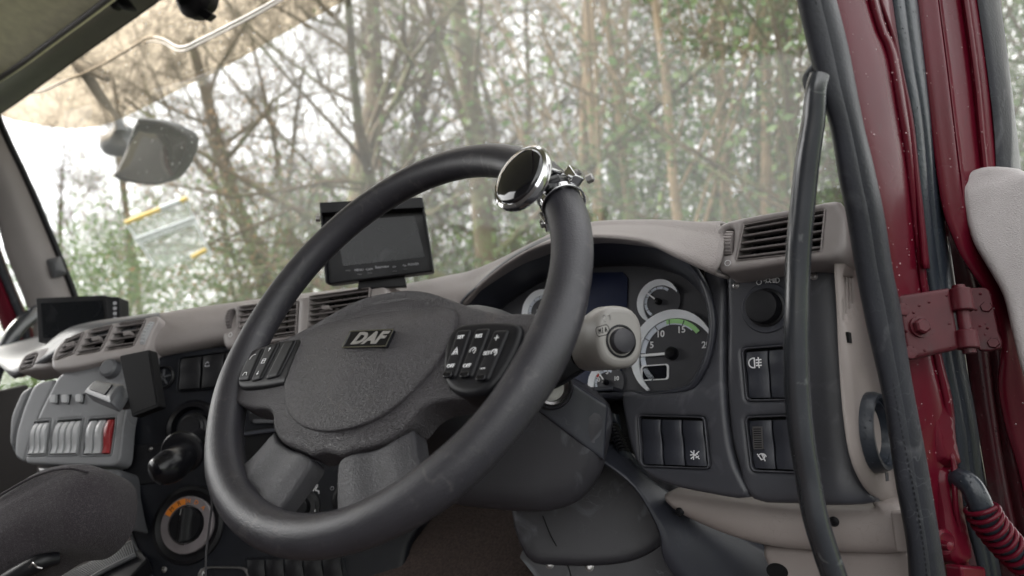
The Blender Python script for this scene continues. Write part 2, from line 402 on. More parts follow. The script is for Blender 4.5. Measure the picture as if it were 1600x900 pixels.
def rocker(fr, q, h, mat, parent, prof=(0, 2, 2.6, 1.2, .8, 1.6, 2.4, 1.0), name='switch', icon=None, dip=True):
    """a rocker switch whose front follows a curved profile; q = TL,TR,BR,BL in frame coordinates"""
    n = len(prof); V = []; xs = (0, .08, .5, .92, 1)
    for i in range(n):
        for k, s in enumerate(xs):
            p = bil(q, s, i/(n-1)); e = {0: -1.2, 4: -1.2, 1: 0, 3: 0, 2: (-.5 if dip and n-4 <= i <= n-2 else 0.15)}[k]
            V.append(fr.w(p.x, p.y, h+(prof[i]+e)*.001))
    Fc = [[i*5+k, i*5+k+1, (i+1)*5+k+1, (i+1)*5+k] for i in range(n-1) for k in range(4)]
    ring = [k for k in range(5)]+[i*5+4 for i in range(1, n)]+[(n-1)*5+k for k in (3, 2, 1, 0)]+[i*5 for i in range(n-2, 0, -1)]
    b0 = len(V); pts = [(0, 0), (.08, 0), (.5, 0), (.92, 0), (1, 0)]+[(1, i/(n-1)) for i in range(1, n)]+[(x, 1) for x in (.92, .5, .08, 0)]+[(0, i/(n-1)) for i in range(n-2, 0, -1)]
    for s, t in pts: p = bil(q, s, t); V.append(fr.w(p.x, p.y, h-.012))
    m = len(ring)
    for i in range(m): Fc.append([ring[i], ring[(i+1) % m], b0+(i+1) % m, b0+i])
    o = mesh_obj(name, V, Fc, mat, parent, 50)
    return o
def bank(fr, q, n, h, parent, keymat, framemat, gap=.05, pad=.0035, names=None, mats=None, proud=.0015, depth=.012, r=.12, keyh=0, prof=None, rimw=.002):
    """a framed switch bank: raised rim, dark recess, n rockers"""
    inn = rquad(q, r); c = Vector((sum(p[0] for p in inn)/len(inn), sum(p[1] for p in inn)/len(inn)))
    out = [tuple(Vector(p)+(Vector(p)-c).normalized()*rimw) for p in inn]
    fo = ringp('switch_frame', fr, out, inn, h-.001, h+proud, framemat, parent, bev=.0006)
    prism('recess', fr, [tuple(Vector(p)*.999+c*.001) for p in inn], h-.0005, h+.0004, M['void'], fo)
    res = []
    for i in range(n):
        s0 = (i+gap)/n; s1 = (i+1-gap)/n; kq = [bil(q, s0*.96+.02, .05), bil(q, s1*.96+.02, .05), bil(q, s1*.96+.02, .96), bil(q, s0*.96+.02, .96)]
        kw = {'prof': prof} if prof else {}
        res.append(rocker(fr, kq, h+keyh, (mats[i] if mats else keymat), fo, **kw))
    return fo, res
def bank(fr, q, n, h, parent, keymat, framemat, gap=.04, mats=None, proud=.0012, depth=.010, r=.10, keyh=-.002, prof=None, rimw=.0022, hole=None, dip=True):
    inn = rquad(q, r); c = Vector((sum(p[0] for p in inn)/len(inn), sum(p[1] for p in inn)/len(inn)))
    out = [tuple(Vector(p)+(Vector(p)-c).normalized()*rimw) for p in inn]
    if hole is not None: hole.append([tuple(Vector(p)+(Vector(p)-c).normalized()*rimw*.6) for p in inn])
    fo = ringp('switch_frame', fr, out, inn, h-depth, h+proud, framemat, parent, bev=.0007)
    prism('recess', fr, [tuple(Vector(p)+(Vector(p)-c).normalized()*.0004) for p in inn], h-depth-.001, h-depth+.0006, M['void'], fo)
    res = []
    for i in range(n):
        s0 = .015+(i+gap)/n*.97; s1 = .015+(i+1-gap)/n*.97; kq = [bil(q, s0, .06), bil(q, s1, .06), bil(q, s1, .97), bil(q, s0, .97)]
        kw = {'prof': prof} if prof else {}
        res.append(rocker(fr, kq, h+keyh, (mats[i] if mats else keymat), fo, dip=dip, **kw))
    return fo, res
def vent(parent, quad, nsl, mat, depth=.035, fw=.006, outer=None, tab=None, tilt=.25, label=None, nvert=3, bot=None):
    """air vent: 3-D corner points TL,TR,BR,BL of the opening; blades and tab are sub-parts"""
    q = [Vector(p) for p in quad]; n = (q[3]-q[0]).cross(q[1]-q[0]).normalized()
    if n.dot(CAM-q[0]) < 0: n = -n
    c = (q[0]+q[1]+q[2]+q[3])/4; out = [p+(p-c).normalized()*fw for p in q]
    V = [p+n*.002 for p in out]+[p+n*.002 for p in q]+[p-n*depth for p in q]+[p-n*depth for p in out]; Fc = []
    for k in range(3):
        for i in range(4): j = (i+1) % 4; Fc.append([k*4+i, k*4+j, k*4+4+j, k*4+4+i])
    for i in range(4): j = (i+1) % 4; Fc.append([12+i, 12+j, j, i])
    o = mesh_obj('air_vent', V, Fc, mat, parent); bevel(o, .0015, 2)
    if label: o['label'] = label
    V = [p-n*(depth-.002) for p in q]+[p-n*(depth+.002) for p in q]
    mesh_obj('vent_backing', V, [[0, 1, 2, 3], [7, 6, 5, 4], [0, 4, 5, 1], [1, 5, 6, 2], [2, 6, 7, 3], [3, 7, 4, 0]], M['void'], o)
    for i in range(nvert):
        s = (i+1)/(nvert+1); a = q[0].lerp(q[1], s); b = q[3].lerp(q[2], s); w = (q[1]-q[0]).normalized()*.0011
        V = [a-w-n*.014, a+w-n*.014, b+w-n*.014, b-w-n*.014, a-w-n*.028, a+w-n*.028, b+w-n*.028, b-w-n*.028]
        mesh_obj('vane', V, [[0, 1, 2, 3], [7, 6, 5, 4], [0, 4, 5, 1], [1, 5, 6, 2], [2, 6, 7, 3], [3, 7, 4, 0]], M['black'], o)
    dn = (q[3]-q[0]).normalized()
    for i in range(nsl):
        t = (i+.55)/nsl; a = q[0].lerp(q[3], t); b = q[1].lerp(q[2], t); x = (b-a).normalized()*.0003; th = .0012
        f = n*.001; k = -n*.012+dn*(-.012*tilt)
        V = [a+x+f-dn*th, b-x+f-dn*th, b-x+f+dn*th, a+x+f+dn*th, a+x+k-dn*th, b-x+k-dn*th, b-x+k+dn*th, a+x+k+dn*th]
        s = mesh_obj('slat', V, [[0, 1, 2, 3], [7, 6, 5, 4], [0, 4, 5, 1], [1, 5, 6, 2], [2, 6, 7, 3], [3, 7, 4, 0]], M['slat'] if mat is not M['grey'] else M['grey'], o); bevel(s, .0006, 2)
    if tab:
        p = bil(q, *tab)+n*.003; x = (q[1]-q[0]).normalized()*.007
        V = [p-x-dn*.003, p+x-dn*.003, p+x+dn*.003, p-x+dn*.003]; V += [v-n*.01 for v in V]
        V[0] += n*.004; V[1] += n*.004
        s = mesh_obj('vent_tab', V, [[0, 1, 2, 3], [7, 6, 5, 4], [0, 4, 5, 1], [1, 5, 6, 2], [2, 6, 7, 3], [3, 7, 4, 0]], M['tansmooth'], o); bevel(s, .0012, 2)
    return o
def thumbwheel(parent, top, bot, wid, outn, mat):
    """ribbed vent thumbwheel standing between two points"""
    a, b = Vector(top), Vector(bot); d = (b-a); L = d.length; d.normalize(); x = outn.cross(d).normalized(); n = 7
    V = []; Fc = []
    for i in range(n*4+1):
        t = i/(n*4); bul = math.sin(math.pi*t)*.006+(.0016 if i % 4 in (1, 2) else 0)
        for s in (-1, 1): V.append(a+d*L*t+x*s*wid/2+outn*bul)
    for i in range(n*4): Fc.append([2*i, 2*i+1, 2*i+3, 2*i+2])
    m = len(V); V += [v-outn*.012 for v in V]
    for i in range(n*4):
        for s in (0, 1): Fc.append([2*i+s, 2*i+2+s, m+2*i+2+s, m+2*i+s])
    Fc += [[0, 1, m+1, m], [m-2, m-1, 2*m-1, 2*m-2]]
    return mesh_obj('thumbwheel', V, Fc, mat, parent, 25)

# ================= setting: ground, verge
def sheet(name, x0, y0, x1, y1, z, nx, ny, amp, mat, keep=None):
    V = []; Fc = []
    for j in range(ny+1):
        for i in range(nx+1):
            x = x0+(x1-x0)*i/nx; y = y0+(y1-y0)*j/ny; V.append(Vector((x, y, z+amp*noise.noise(Vector((x*.15, y*.15, 3))))))
    for j in range(ny):
        for i in range(nx): a = j*(nx+1)+i; Fc.append([a, a+1, a+nx+2, a+nx+1])
    o = mesh_obj(name, V, Fc, mat); o['kind'] = 'structure'; return o
M['forest'] = pm('leaf_litter', (.085, .062, .036), .95, var=.5, vscale=3, bump=(30, 1, .05), wear=((.05, .09, .025), 1.2, .5, .8))
M['verge'] = pm('verge_grass', (.10, .125, .045), .9, var=.4, vscale=8, bump=(60, 1, .04))
M['tarmac'] = pm('tarmac', (.055, .055, .058), .85, var=.2, vscale=40, bump=(200, .5, .004))
sheet('ground', -300, -300, 300, 300, -.35, 60, 60, .3, M['forest'])
sheet('road', -60, -12, 60, 3.0, -.004+.0, 30, 8, 0, M['tarmac'])
sheet('grass_verge', -60, 3.004, 60, 5.6, .03, 60, 4, .06, M['verge'])

# ================= truck cab shell
cab = thing('truck_cab', 'maroon lorry cab with grey pillar trim, wide windscreen and open driver doorway', 'truck', Vector((0, .9, 1.2)))
# roof lining + header
hl = [(-140, 265), (0, 175), (120, 88), (240, 2), (420, -130), (700, -300)]        # lower edge of the header
hu = [(-140, 205), (0, 121), (85, 60), (168, -2), (330, -130), (600, -300)]
PHl = [PY(a, b, .76) for a, b in hl]; PHu = [PY(a, b, .60) for a, b in hu]
PHm = [p.lerp(q, .45)+Vector((0, -.012, .02)) for p, q in zip(PHl, PHu)]
hd = loft('windscreen_header', [PHl, [p.lerp(q, .1)+Vector((0, -.01, 0)) for p, q in zip(PHl, PHu)], PHm, PHu], M['header'], cab, n=30, m=5, thick=.012)
loft('header_seal', [[p+Vector((0, .004, -.006)) for p in PHl], [p+Vector((0, -.014, -.002)) for p in PHl], [p+Vector((0, -.006, .010)) for p in PHl]], M['seal'], cab, n=30, thick=.004)
loft('roof_lining', [[p+Vector((0, .012, .004)) for p in PHu], [p+Vector((0, -.03, .03)) for p in PHu], [p+Vector((0, -.40, .06)) for p in PHu], [p+Vector((0, -1.1, .06)) for p in PHu]], M['lining'], cab, n=30, thick=.012)
loft('roof_skin', [[p+Vector((0, .03, .06)) for p in PHl], [p+Vector((0, -.1, .16)) for p in PHu], [p+Vector((0, -1.2, .16)) for p in PHu]], M['red'], cab, n=20, thick=.01)
# windscreen (bottom and top edges)
scr_b = [(-60, 560), (112, 520), (300, 505), (560, 470), (800, 430), (1050, 380), (1330, 360)]
wb = [Vector((x, 1.10-.16*abs(x)**2.5, 1.93)) for x in (-1.04, -.7, -.35, 0, .35, .7, 1.06)]
wt = [Vector((x, .84-.10*abs(x)**2.5, 2.80)) for x in (-1.0, -.7, -.35, 0, .35, .7, 1.02)]
wm = [a.lerp(b, .5)+Vector((0, .03, 0)) for a, b in zip(wb, wt)]
gm = bpy.data.materials.new('windscreen_glass'); gm.use_nodes = True; N = gm.node_tree.nodes; K = gm.node_tree.links
for x in list(N):
    if x.type != 'OUTPUT_MATERIAL': N.remove(x)
outn = [x for x in N if x.type == 'OUTPUT_MATERIAL'][0]
tr = N.new('ShaderNodeBsdfTransparent'); tr.inputs[0].default_value = (.95, .945, .92, 1)
gl = N.new('ShaderNodeBsdfGlossy'); gl.inputs['Roughness'].default_value = .02
tl = N.new('ShaderNodeBsdfTranslucent'); tl.inputs[0].default_value = (.85, .88, .86, 1)
tcn = N.new('ShaderNodeTexCoord'); nz = N.new('ShaderNodeTexNoise'); nz.inputs['Scale'].default_value = 3.5; nz.inputs['Detail'].default_value = 7
K.new(tcn.outputs['Object'], nz.inputs[0]); mr = N.new('ShaderNodeMapRange'); mr.inputs[1].default_value = .3; mr.inputs[2].default_value = .75
mr.inputs[3].default_value = .045; mr.inputs[4].default_value = .12; K.new(nz.outputs[0], mr.inputs[0])
dn = N.new('ShaderNodeTexNoise'); dn.inputs['Scale'].default_value = 95; dn.inputs['Detail'].default_value = 2; K.new(tcn.outputs['Object'], dn.inputs[0])
dm = N.new('ShaderNodeMapRange'); dm.inputs[1].default_value = .66; dm.inputs[2].default_value = .72; dm.inputs[3].default_value = 0; dm.inputs[4].default_value = .22; K.new(dn.outputs[0], dm.inputs[0])
da = N.new('ShaderNodeMath'); da.operation = 'ADD'; K.new(mr.outputs[0], da.inputs[0]); K.new(dm.outputs[0], da.inputs[1])
m1 = N.new('ShaderNodeMixShader'); K.new(da.outputs[0], m1.inputs[0]); K.new(tr.outputs[0], m1.inputs[1]); K.new(tl.outputs[0], m1.inputs[2])
lw_ = N.new('ShaderNodeLayerWeight'); pw = N.new('ShaderNodeMath'); pw.operation = 'POWER'; pw.inputs[1].default_value = 4; K.new(lw_.outputs['Facing'], pw.inputs[0])
fz = N.new('ShaderNodeMath'); fz.operation = 'MULTIPLY_ADD'; fz.inputs[1].default_value = .4; fz.inputs[2].default_value = .03; K.new(pw.outputs[0], fz.inputs[0])
m2 = N.new('ShaderNodeMixShader'); K.new(fz.outputs[0], m2.inputs[0]); K.new(m1.outputs[0], m2.inputs[1]); K.new(gl.outputs[0], m2.inputs[2]); K.new(m2.outputs[0], outn.inputs[0])
M['glass'] = gm
loft('windscreen', [wb, wm, wt], gm, cab, n=40, m=8)
# left A pillar and left doorway
XL = -1.04
def PXs(pts, X): return [PX(a, b, X) for a, b in pts]
lp_out = [(-60, 60), (0, 205), (30, 268), (62, 340), (90, 408), (112, 465), (122, 500)]
lp_in = [(-150, 150), (-60, 235), (-10, 330), (10, 395), (32, 450), (50, 500), (56, 540)]
A_ = PXs(lp_out, XL); B_ = PXs(lp_in, XL+.01)
loft('pillar_trim', [A_, [a.lerp(b, .15)+Vector((.022, -.004, 0)) for a, b in zip(A_, B_)], [a.lerp(b, .55)+Vector((.034, 0, 0)) for a, b in zip(A_, B_)], [a.lerp(b, .9)+Vector((.014, 0, 0)) for a, b in zip(A_, B_)], B_], M['trim'], cab, n=24, thick=.006)['label'] = 'grey trim on the far pillar'
tube('screen_seal', [a+Vector((.010, .006, 0)) for a in A_], .0085, M['black'], cab, sides=10)
B2 = [PX(a, b, XL-.01) for a, b in [(-70, 250), (-25, 345), (-2, 410), (20, 465), (38, 512), (46, 560)]]
tube('door_seal', B2, .011, M['seal'], cab, sides=10)
fr_l = [PX(a, b, XL-.04) for a, b in [(-110, 300), (-45, 400), (-15, 455), (5, 505), (20, 545), (35, 590)]]
fr_r = [PX(a, b, XL-.03) for a, b in [(-68, 250), (-22, 345), (2, 410), (24, 465), (44, 512), (66, 575)]]
loft('door_frame', [fr_l, [a.lerp(b, .35)+Vector((.02, 0, 0)) for a, b in zip(fr_l, fr_r)], [a.lerp(b, .5)+Vector((.004, 0, 0)) for a, b in zip(fr_l, fr_r)], [a.lerp(b, .7)+Vector((.022, 0, 0)) for a, b in zip(fr_l, fr_r)], fr_r], M['red'], cab, n=20, thick=.02)['label'] = 'maroon passenger door frame'
fo = Fr(PX(20, 680, XL+.02), (1, 0, 0))
prism('door_card', fo, [fo.l(*p) for p in [(-300, 640), (0, 610), (44, 600), (60, 640), (60, 760), (-300, 900)]], -.03, .0, M['doorcard'], cab, .006)['label'] = 'passenger door trim below its window'
prism('door_window', Fr(PX(0, 500, XL-.05), (1, 0, 0)), [Fr(PX(0, 500, XL-.05), (1, 0, 0)).l(*p) for p in [(-300, 250), (-100, 290), (45, 595), (-300, 650)]], -.004, 0, gm, cab)
# little speaker box on far pillar
fb = Fr(PX(88, 418, XL+.035), (1, -.35, .1)); q = fb.L([(71, 408), (94, 402), (104, 428), (82, 436)])
tw = dome('pillar_speaker', fb, rquad(q, .15), lambda d, u, v: .012+min(d, .012)*.9, M['greydark'], cab, step=.006)
# dark infill below the screen so nothing outside shows through under the dash
fo = Fr(Vector((0, 1.16, 1.5)), (0, -1, 0))
prism('firewall', fo, [(-1.05, -.8), (1.06, -.8), (1.06, .36), (-1.05, .36)], -.02, 0, M['void'], cab)
floor_z = 1.02
prism('cab_floor', Fr(Vector((0, .4, floor_z)), (0, 0, 1), (0, 1, 0)), [(-1.05, -1.2), (1.05, -1.2), (1.05, .76), (-1.05, .76)], -.05, 0, M['carpet'], cab)

prism('roof_panel', Fr(Vector((0, -.35, 2.88)), (0, 0, 1), (0, 1, 0)), [(-1.12, -1.1), (1.12, -1.1), (1.12, .95), (-1.12, .95)], -.03, 0, M['lining'], cab)
prism('rear_wall', Fr(Vector((0, -1.43, 1.9)), (0, 1, 0)), [(-1.12, -.95), (1.12, -.95), (1.12, .95), (-1.12, .95)], -.03, 0, M['trim'], cab)
prism('side_wall', Fr(Vector((-1.12, -.3, 1.5)), (1, 0, 0)), [(-1.1, -.6), (1.5, -.6), (1.5, .25), (1.1, .25), (1.0, .42), (-1.1, .42)], -.03, 0, M['trim'], cab)
# ================= dashboard
dash = thing('dashboard', 'wide tan and dark grey lorry dashboard running behind the steering wheel', 'dashboard', Vector((.3, .85, 1.7)))
crest = [(225, 497), (235, 494), (300, 483), (360, 475), (450, 463), (560, 451), (640, 444), (700, 432), (740, 424), (790, 404), (840, 380), (880, 362), (920, 351), (960, 347), (1040, 346), (1086, 349), (1127, 348)]
lower = [(228, 560), (240, 557), (300, 546), (350, 536), (450, 523), (560, 512), (640, 500), (700, 490), (722, 480), (752, 446), (800, 408), (850, 383), (900, 373), (945, 371), (1010, 379), (1058, 400), (1119, 427)]
tt = [1.34, 1.34, 1.34, 1.34, 1.32, 1.30, 1.27, 1.24, 1.22, 1.18, 1.13, 1.08, 1.04, 1.0, .94, .885, .845]
cr = [PT(a, b, t) for (a, b), t in zip(crest, tt)]; lw = [PT(a, b, t-.055) for (a, b), t in zip(lower, tt)]
bulge = [.05]*8+[.035, .02, .015, .012, .012, .012, .015, .02, .03]
midc = [a.lerp(b, .35)-FW*k*.6 for a, b, k in zip(cr, lw, bulge)]; mid2 = [a.lerp(b, .75)-FW*k*.55 for a, b, k in zip(cr, lw, bulge)]
bk1 = [p+Vector((0, .09, -.004)) for p in cr]; bk2 = [Vector((p.x, 1.12-.14*abs(p.x)**2.5, p.z-.035)) for p in cr]
roll = [p+Vector((0, .04, .002)) for p in lw]
loft('top_pad', [bk2, bk1, cr, midc, mid2, lw, roll], M['pad'], dash, n=90, m=7, thick=.004)
# --- instrument binnacle opening and hood
oo = [(722, 480), (752, 447), (785, 419), (822, 396), (862, 379), (930, 372), (1000, 378), (1050, 396), (1083, 425), (1102, 460), (1110, 505), (1104, 550), (1090, 583), (1068, 606), (1000, 614), (930, 616), (860, 618), (780, 600), (735, 540)]
ii = [(756, 520), (768, 500), (788, 479), (820, 456), (852, 439), (920, 419), (1000, 415), (1055, 427), (1087, 449), (1105, 477), (1111, 508), (1105, 552), (1091, 585), (1069, 608), (1000, 614.5), (930, 616.5), (860, 618), (790, 610), (760, 560)]
FRP = Fr(PT(1200, 600, .80), (-.03, -1, .02))               # right fascia plane
to_ = [1.16, 1.13, 1.10, 1.07, 1.04, .99, .935, .90, .875, .86, .85, .85, .855, .87, .92, .98, 1.03, 1.10, 1.15]
FCL = Fr(Vector((.62, .915, 1.87)), (-.0, -1, .10))          # instrument face plane
Oo = [PT(a, b, t) for (a, b), t in zip(oo, to_)]; Ii = [FCL.p(a, b, 0) for a, b in ii]
def closedloft(name, curves, mat, parent, n=6, m=4, thick=.003):
    C2 = [spline(c, n, True) for c in curves]; cnt = len(C2[0]); cols = [spline([c[i] for c in C2], m) for i in range(cnt)]; rows = len(cols[0])
    V = [cols[i][r] for r in range(rows) for i in range(cnt)]
    Fc = [[r*cnt+i, r*cnt+(i+1) % cnt, (r+1)*cnt+(i+1) % cnt, (r+1)*cnt+i] for r in range(rows-1) for i in range(cnt)]
    o = mesh_obj(name, V, Fc, mat, parent, 60)
    if thick: solid(o, thick, 0)
    return o
Om = [p-FW*.006+(p-sum(Oo, Vector())/len(Oo)).normalized()*.004 for p in Oo]
closedloft('binnacle_hood', [[p+(p-sum(Oo, Vector())/len(Oo)).normalized()*.009+FW*.01 for p in Oo], Om, Oo, [a.lerp(b, .5) for a, b in zip(Oo, Ii)], [p+Vector((0, .004, 0)) for p in Ii]], M['plastic'], dash)
# --- right fascia (two panels with a groove), holes for the switch banks
def seg(fr, pts): return [fr.l(a, b) for a, b in pts]
H1 = []; H2 = []
surround = [(1098, 424), (1130, 428), (1131, 520), (1131, 600), (1138, 680), (1150, 730), (1168, 777), (1100, 770), (1040, 756), (1005, 738), (986, 705), (976, 660), (971, 613), (1000, 616), (1070, 610), (1094, 587), (1108, 552), (1114, 505), (1106, 458)]
fr_holder = thing  # keep name free
q3 = seg(FRP, [(998, 650), (1099, 653), (1107, 731), (1003, 727)])
b3, k3 = bank(FRP, q3, 3, 0, dash, M['plastic'], M['plastic_face'], hole=H1)
dome('binnacle_surround', FRP, spl2(seg(FRP, surround), 3), rnd(.006, 0), M['plastic_face'], dash, step=.007, back=-.03, holes=H1)
rightp = [(1134, 428), (1136, 427), (1220, 418), (1314, 405), (1318, 480), (1322, 560), (1328, 640), (1338, 710), (1352, 765), (1358, 786), (1300, 790), (1240, 787), (1174, 780), (1154, 730), (1142, 680), (1135, 600), (1135, 520)]
qa = seg(FRP, [(1161, 546), (1238, 540), (1242, 623), (1168, 624)]); qb = seg(FRP, [(1166, 653), (1245, 650), (1250, 737), (1176, 734)])
ba, ka = bank(FRP, qa, 2, 0, dash, M['plastic'], M['plastic_face'], hole=H2); bb, kb = bank(FRP, qb, 2, 0, dash, M['plastic'], M['plastic_face'], hole=H2)
def hR(d, u, v):
    x = max(0, u-FRP.l(1280, 600)[0]); y = max(0, FRP.l(1200, 752)[1]-v)
    return -(.006-math.sqrt(max(.000036-(.006-min(d, .006))**2, 0)))-x*x*9-y*y*8
dome('light_switch_panel', FRP, spl2(seg(FRP, rightp), 3), hR, M['plastic_face'], dash, step=.007, back=-.04, holes=H2)
# icons on switches
def icon(fr, px, py, sz, kind, h, parent, mat=None):
    u, v = fr.l(px, py, h); L = []
    C_ = lambda cx, cy, r, a0, a1, n=10: [(u+(cx+r*math.cos(math.radians(a0+(a1-a0)*k/n)))*sz, v+(cy+r*math.sin(math.radians(a0+(a1-a0)*k/n)))*sz) for k in range(n+1)]
    S_ = lambda *p: [(u+a*sz, v+b*sz) for a, b in p]
    if kind == 'ring': L = [C_(0, 0, .45, 0, 360, 14)]
    if kind == 'sun': L = [C_(0, 0, .25, 0, 360, 12)]+[S_((.36*math.cos(a), .36*math.sin(a)), (.55*math.cos(a), .55*math.sin(a))) for a in [k*math.pi/4 for k in range(8)]]
    if kind == 'lamp': L = [C_(0, 0, .4, -90, 90)+S_((-.15, .4), (-.15, -.4), (0, -.4))]+[S_((-.3, y), (-.7, y)) for y in (-.3, -.1, .1, .3)]
    if kind == 'fog': L = [C_(-.1, 0, .42, 90, 270)+S_((0, -.42), (0, .42), (-.1, .42))]+[S_((.15, y), (.6, y)) for y in (-.25, 0, .25)]+[S_((.35, .45), (.4, .15), (.33, -.15), (.4, -.45))]
    if kind == 'cross': L = [S_((-.5, -.4), (.5, .4)), S_((-.5, .4), (.5, -.4)), S_((-.2, -.5), (-.1, .5)), S_((.1, -.3), (.45, -.1)), S_((-.55, 0), (.3, .1))]
    if kind == 'dim': L = [C_(0, -.1, .45, 20, 160), C_(0, 0, .25, -100, 100), S_((-.5, .3), (-.1, -.3)), S_((0, .2), (.3, -.4))]
    if kind == 'gauge': L = [C_(0, 0, .42, -50, 200), S_((-.05, -.05), (.3, .35)), S_((.2, .35), (.3, .35), (.28, .2))]
    if kind == 'phone': L = [S_((-.45, -.25), (-.35, .1), (0, .35), (.4, .4)), S_((-.5, -.3), (-.3, -.35)), S_((.35, .45), (.45, .2))]
    if kind == 'hang': L = [C_(0, -.15, .4, 20, 160), S_((-.45, -.15), (-.25, -.25)), S_((.45, -.15), (.25, -.25))]
    if kind == 'box': L = [S_((-.4, -.4), (.4, -.4), (.4, .4), (-.4, .4), (-.4, -.4)), S_((-.2, 0), (.2, 0)), S_((-.2, .15), (.2, .15))]
    if kind == 'up': L = [S_((-.25, .05), (0, .35), (.25, .05)), S_((0, .35), (0, -.3))]
    if kind == 'down': L = [S_((-.25, -.05), (0, -.35), (.25, -.05)), S_((0, -.35), (0, .3))]
    if kind == 'person': L = [C_(0, .3, .13, 0, 360, 8), S_((0, .15), (-.05, -.15), (.3, -.2), (.35, -.45)), S_((-.35, -.4), (-.2, .1)), S_((-.5, .2), (-.2, .3))]
    if kind == 'lane': L = [S_((-.45, -.45), (-.1, .3)), S_((.45, -.45), (.1, .3)), S_((-.12, -.4), (-.12, 0), (.12, 0), (.12, -.4), (-.12, -.4)), S_((0, .15), (0, .5))]
    if kind == 'plus': L = [S_((-.35, 0), (.35, 0)), S_((0, -.35), (0, .35))]
    if kind == 'minus': L = [S_((-.35, 0), (.35, 0))]
    if kind == 'house': L = [S_((-.5, 0), (0, .4), (.5, 0)), S_((-.35, 0), (-.35, -.35), (.35, -.35), (.35, 0))]
    return strokes('symbol', fr, L, sz*.11, h, mat or M['white'], parent)
icon(FRP, 1179, 567, .0125, 'fog', .0010, ba); icon(FRP, 1086, 711, .010, 'cross', .0012, b3); icon(FRP, 1191, 714, .010, 'dim', .0012, bb)
# dimmer wheel
u, v = FRP.l(1186, 684); prism('dimmer_wheel_slot', FRP, [(u-.0065, v-.012), (u+.0045, v-.012), (u+.0045, v+.012), (u-.0065, v+.012)], -.004, .0010, M['steel'], bb)
for k in range(9): boxw('wheel_rib', FRP, u-.005, v-.0105+k*.0024, u+.003, v-.0095+k*.0024, 0, .0018, M['black'], bb)
# rotary light switch
u, v = FRP.l(1198, 481); o = FRP.w(u, v, 0)
prism('light_switch_base', FRP, circ(u, v+.0, .0285, 40), -.004, .0016, M['plastic'], dash, .0012)
lathe('light_switch_knob', o+FRP.n*.0015, FRP.n+Vector((0, 0, -.06)), [(.0215, 0), (.0215, .003), (.0190, .004), (.0182, .016), (.0172, .0182), (.0150, .0186), (0.0001, .0186)], M['black'], dash, 36)
icon(FRP, 1186, 441, .0062, 'ring', .0012, dash); icon(FRP, 1200, 438, .0085, 'sun', .0012, dash); icon(FRP, 1214, 438, .0068, 'lamp', .0012, dash)
def screw(fr, px, py, r, parent, h=0, mat='steel'):
    u, v = fr.l(px, py, h); o = fr.w(u, v, h)
    s = lathe('screw', o, fr.n, [(r*1.25, -.001), (r*1.25, .0006), (r, .0010), (r*.85, .0022), (r*.5, .0026), (r*.45, .0014), (.0001, .0014)], M[mat], parent, 18); return s
screw(FRP, 1150, 446, .0032, dash); screw(FRP, 1272, 432, .0032, dash)
# --- right air vent
RV = lambda a, b, t=0: PT(a, b, .793-.00016*(a-1130)+t)
vent_outer = [(1128, 352), (1180, 338), (1250, 326), (1306, 315), (1318, 325), (1326, 348), (1316, 403), (1250, 410), (1190, 419), (1134, 427), (1122, 415), (1122, 380)]
fv = Fr(RV(1215, 370), (-.0, -1, .06))
vo = spl2(fv.L(vent_outer), 3)
vq = [(1164, 352), (1288, 329), (1282, 392), (1152, 407)]; tq = [(1133, 361), (1148, 357), (1146, 398), (1130, 400)]
def hV(d, u, v): return .006-(.007-math.sqrt(max(.000049-(.007-min(d, .007))**2, 0)))
vb = dome('vent_surround', fv, vo, hV, M['tansmooth'], dash, step=.008, back=-.05, holes=[rquad(fv.L(vq), .05, 2), rquad(fv.L(tq), .4, 3)])
vv = vent(dash, [fv.p(*p, .004) for p in vq], 5, M['tansmooth'], fw=.0012, nvert=6, tab=(.72, .5), tilt=.1, label='air vent at the driver door end of the dashboard')
thumbwheel(vb, fv.p(1141, 361, .003), fv.p(1137, 397, .003), .0085, fv.n, M['tansmooth'])
icon(fv, 1137, 411, .007, 'ring', .0066, vb)
# vent right cheek
side = PXs([(1306, 315), (1316, 322), (1326, 348), (1322, 400), (1316, 404)], 1.035)
# --- tan side panel (faces the door)
FS = Fr(PX(1350, 600, 1.035), (1, -.10, 0))
sp = [(1320, 352), (1328, 350), (1338, 380), (1352, 440), (1370, 540), (1388, 620), (1404, 700), (1412, 788), (1398, 786), (1376, 776), (1356, 750), (1340, 708), (1330, 640), (1324, 560), (1320, 480), (1316, 405)]
def slotq(x0, x1, ya, yb, yc, yd): return [(x0, ya), (x1, yb), (x1+4, yc), (x0+1, yd)]
slots = [[(1324+k*4.6, 431+k*.5), (1327+k*4.6, 431+k*.5), (1328+k*4.9, 497-k*8), (1325.4+k*4.8, 499-k*8)] for k in range(4)]
gc = FS.l(1363, 676); ghole = circ(gc[0], gc[1], .0, 4)
dome('end_panel', FS, spl2(FS.L(sp), 3), lambda d, u, v: -.006*(1-min(d/.012, 1))**2, M['tan'], dash, step=.009, back=-.008, holes=[FS.L(s) for s in slots])
prism('slot_backing', FS, rquad(FS.L([(1321, 425), (1344, 428), (1348, 476), (1326, 505)]), .1), -.0095, -.0085, M['void'], dash)
gu = FS.l(1343, 676)[0]; gu2 = FS.l(1383, 676)[0]; gv = FS.l(1363, 613)[1]; gv2 = FS.l(1363, 740)[1]; gr = abs(gv-gv2)/2; gcx = (gu+gu2)/2; gcy = (gv+gv2)/2
lathe('cable_grommet', FS.w(gcx, gcy, 0), FS.n, [(gr, -.004), (gr, .006), (gr*.93, .012), (gr*.84, .012), (gr*.80, .007), (gr*.72, .008), (gr*.66, .003), (gr*.60, -.006), (gr*.58, -.008), (.0001, -.008)], M['rubber'], dash, 40)
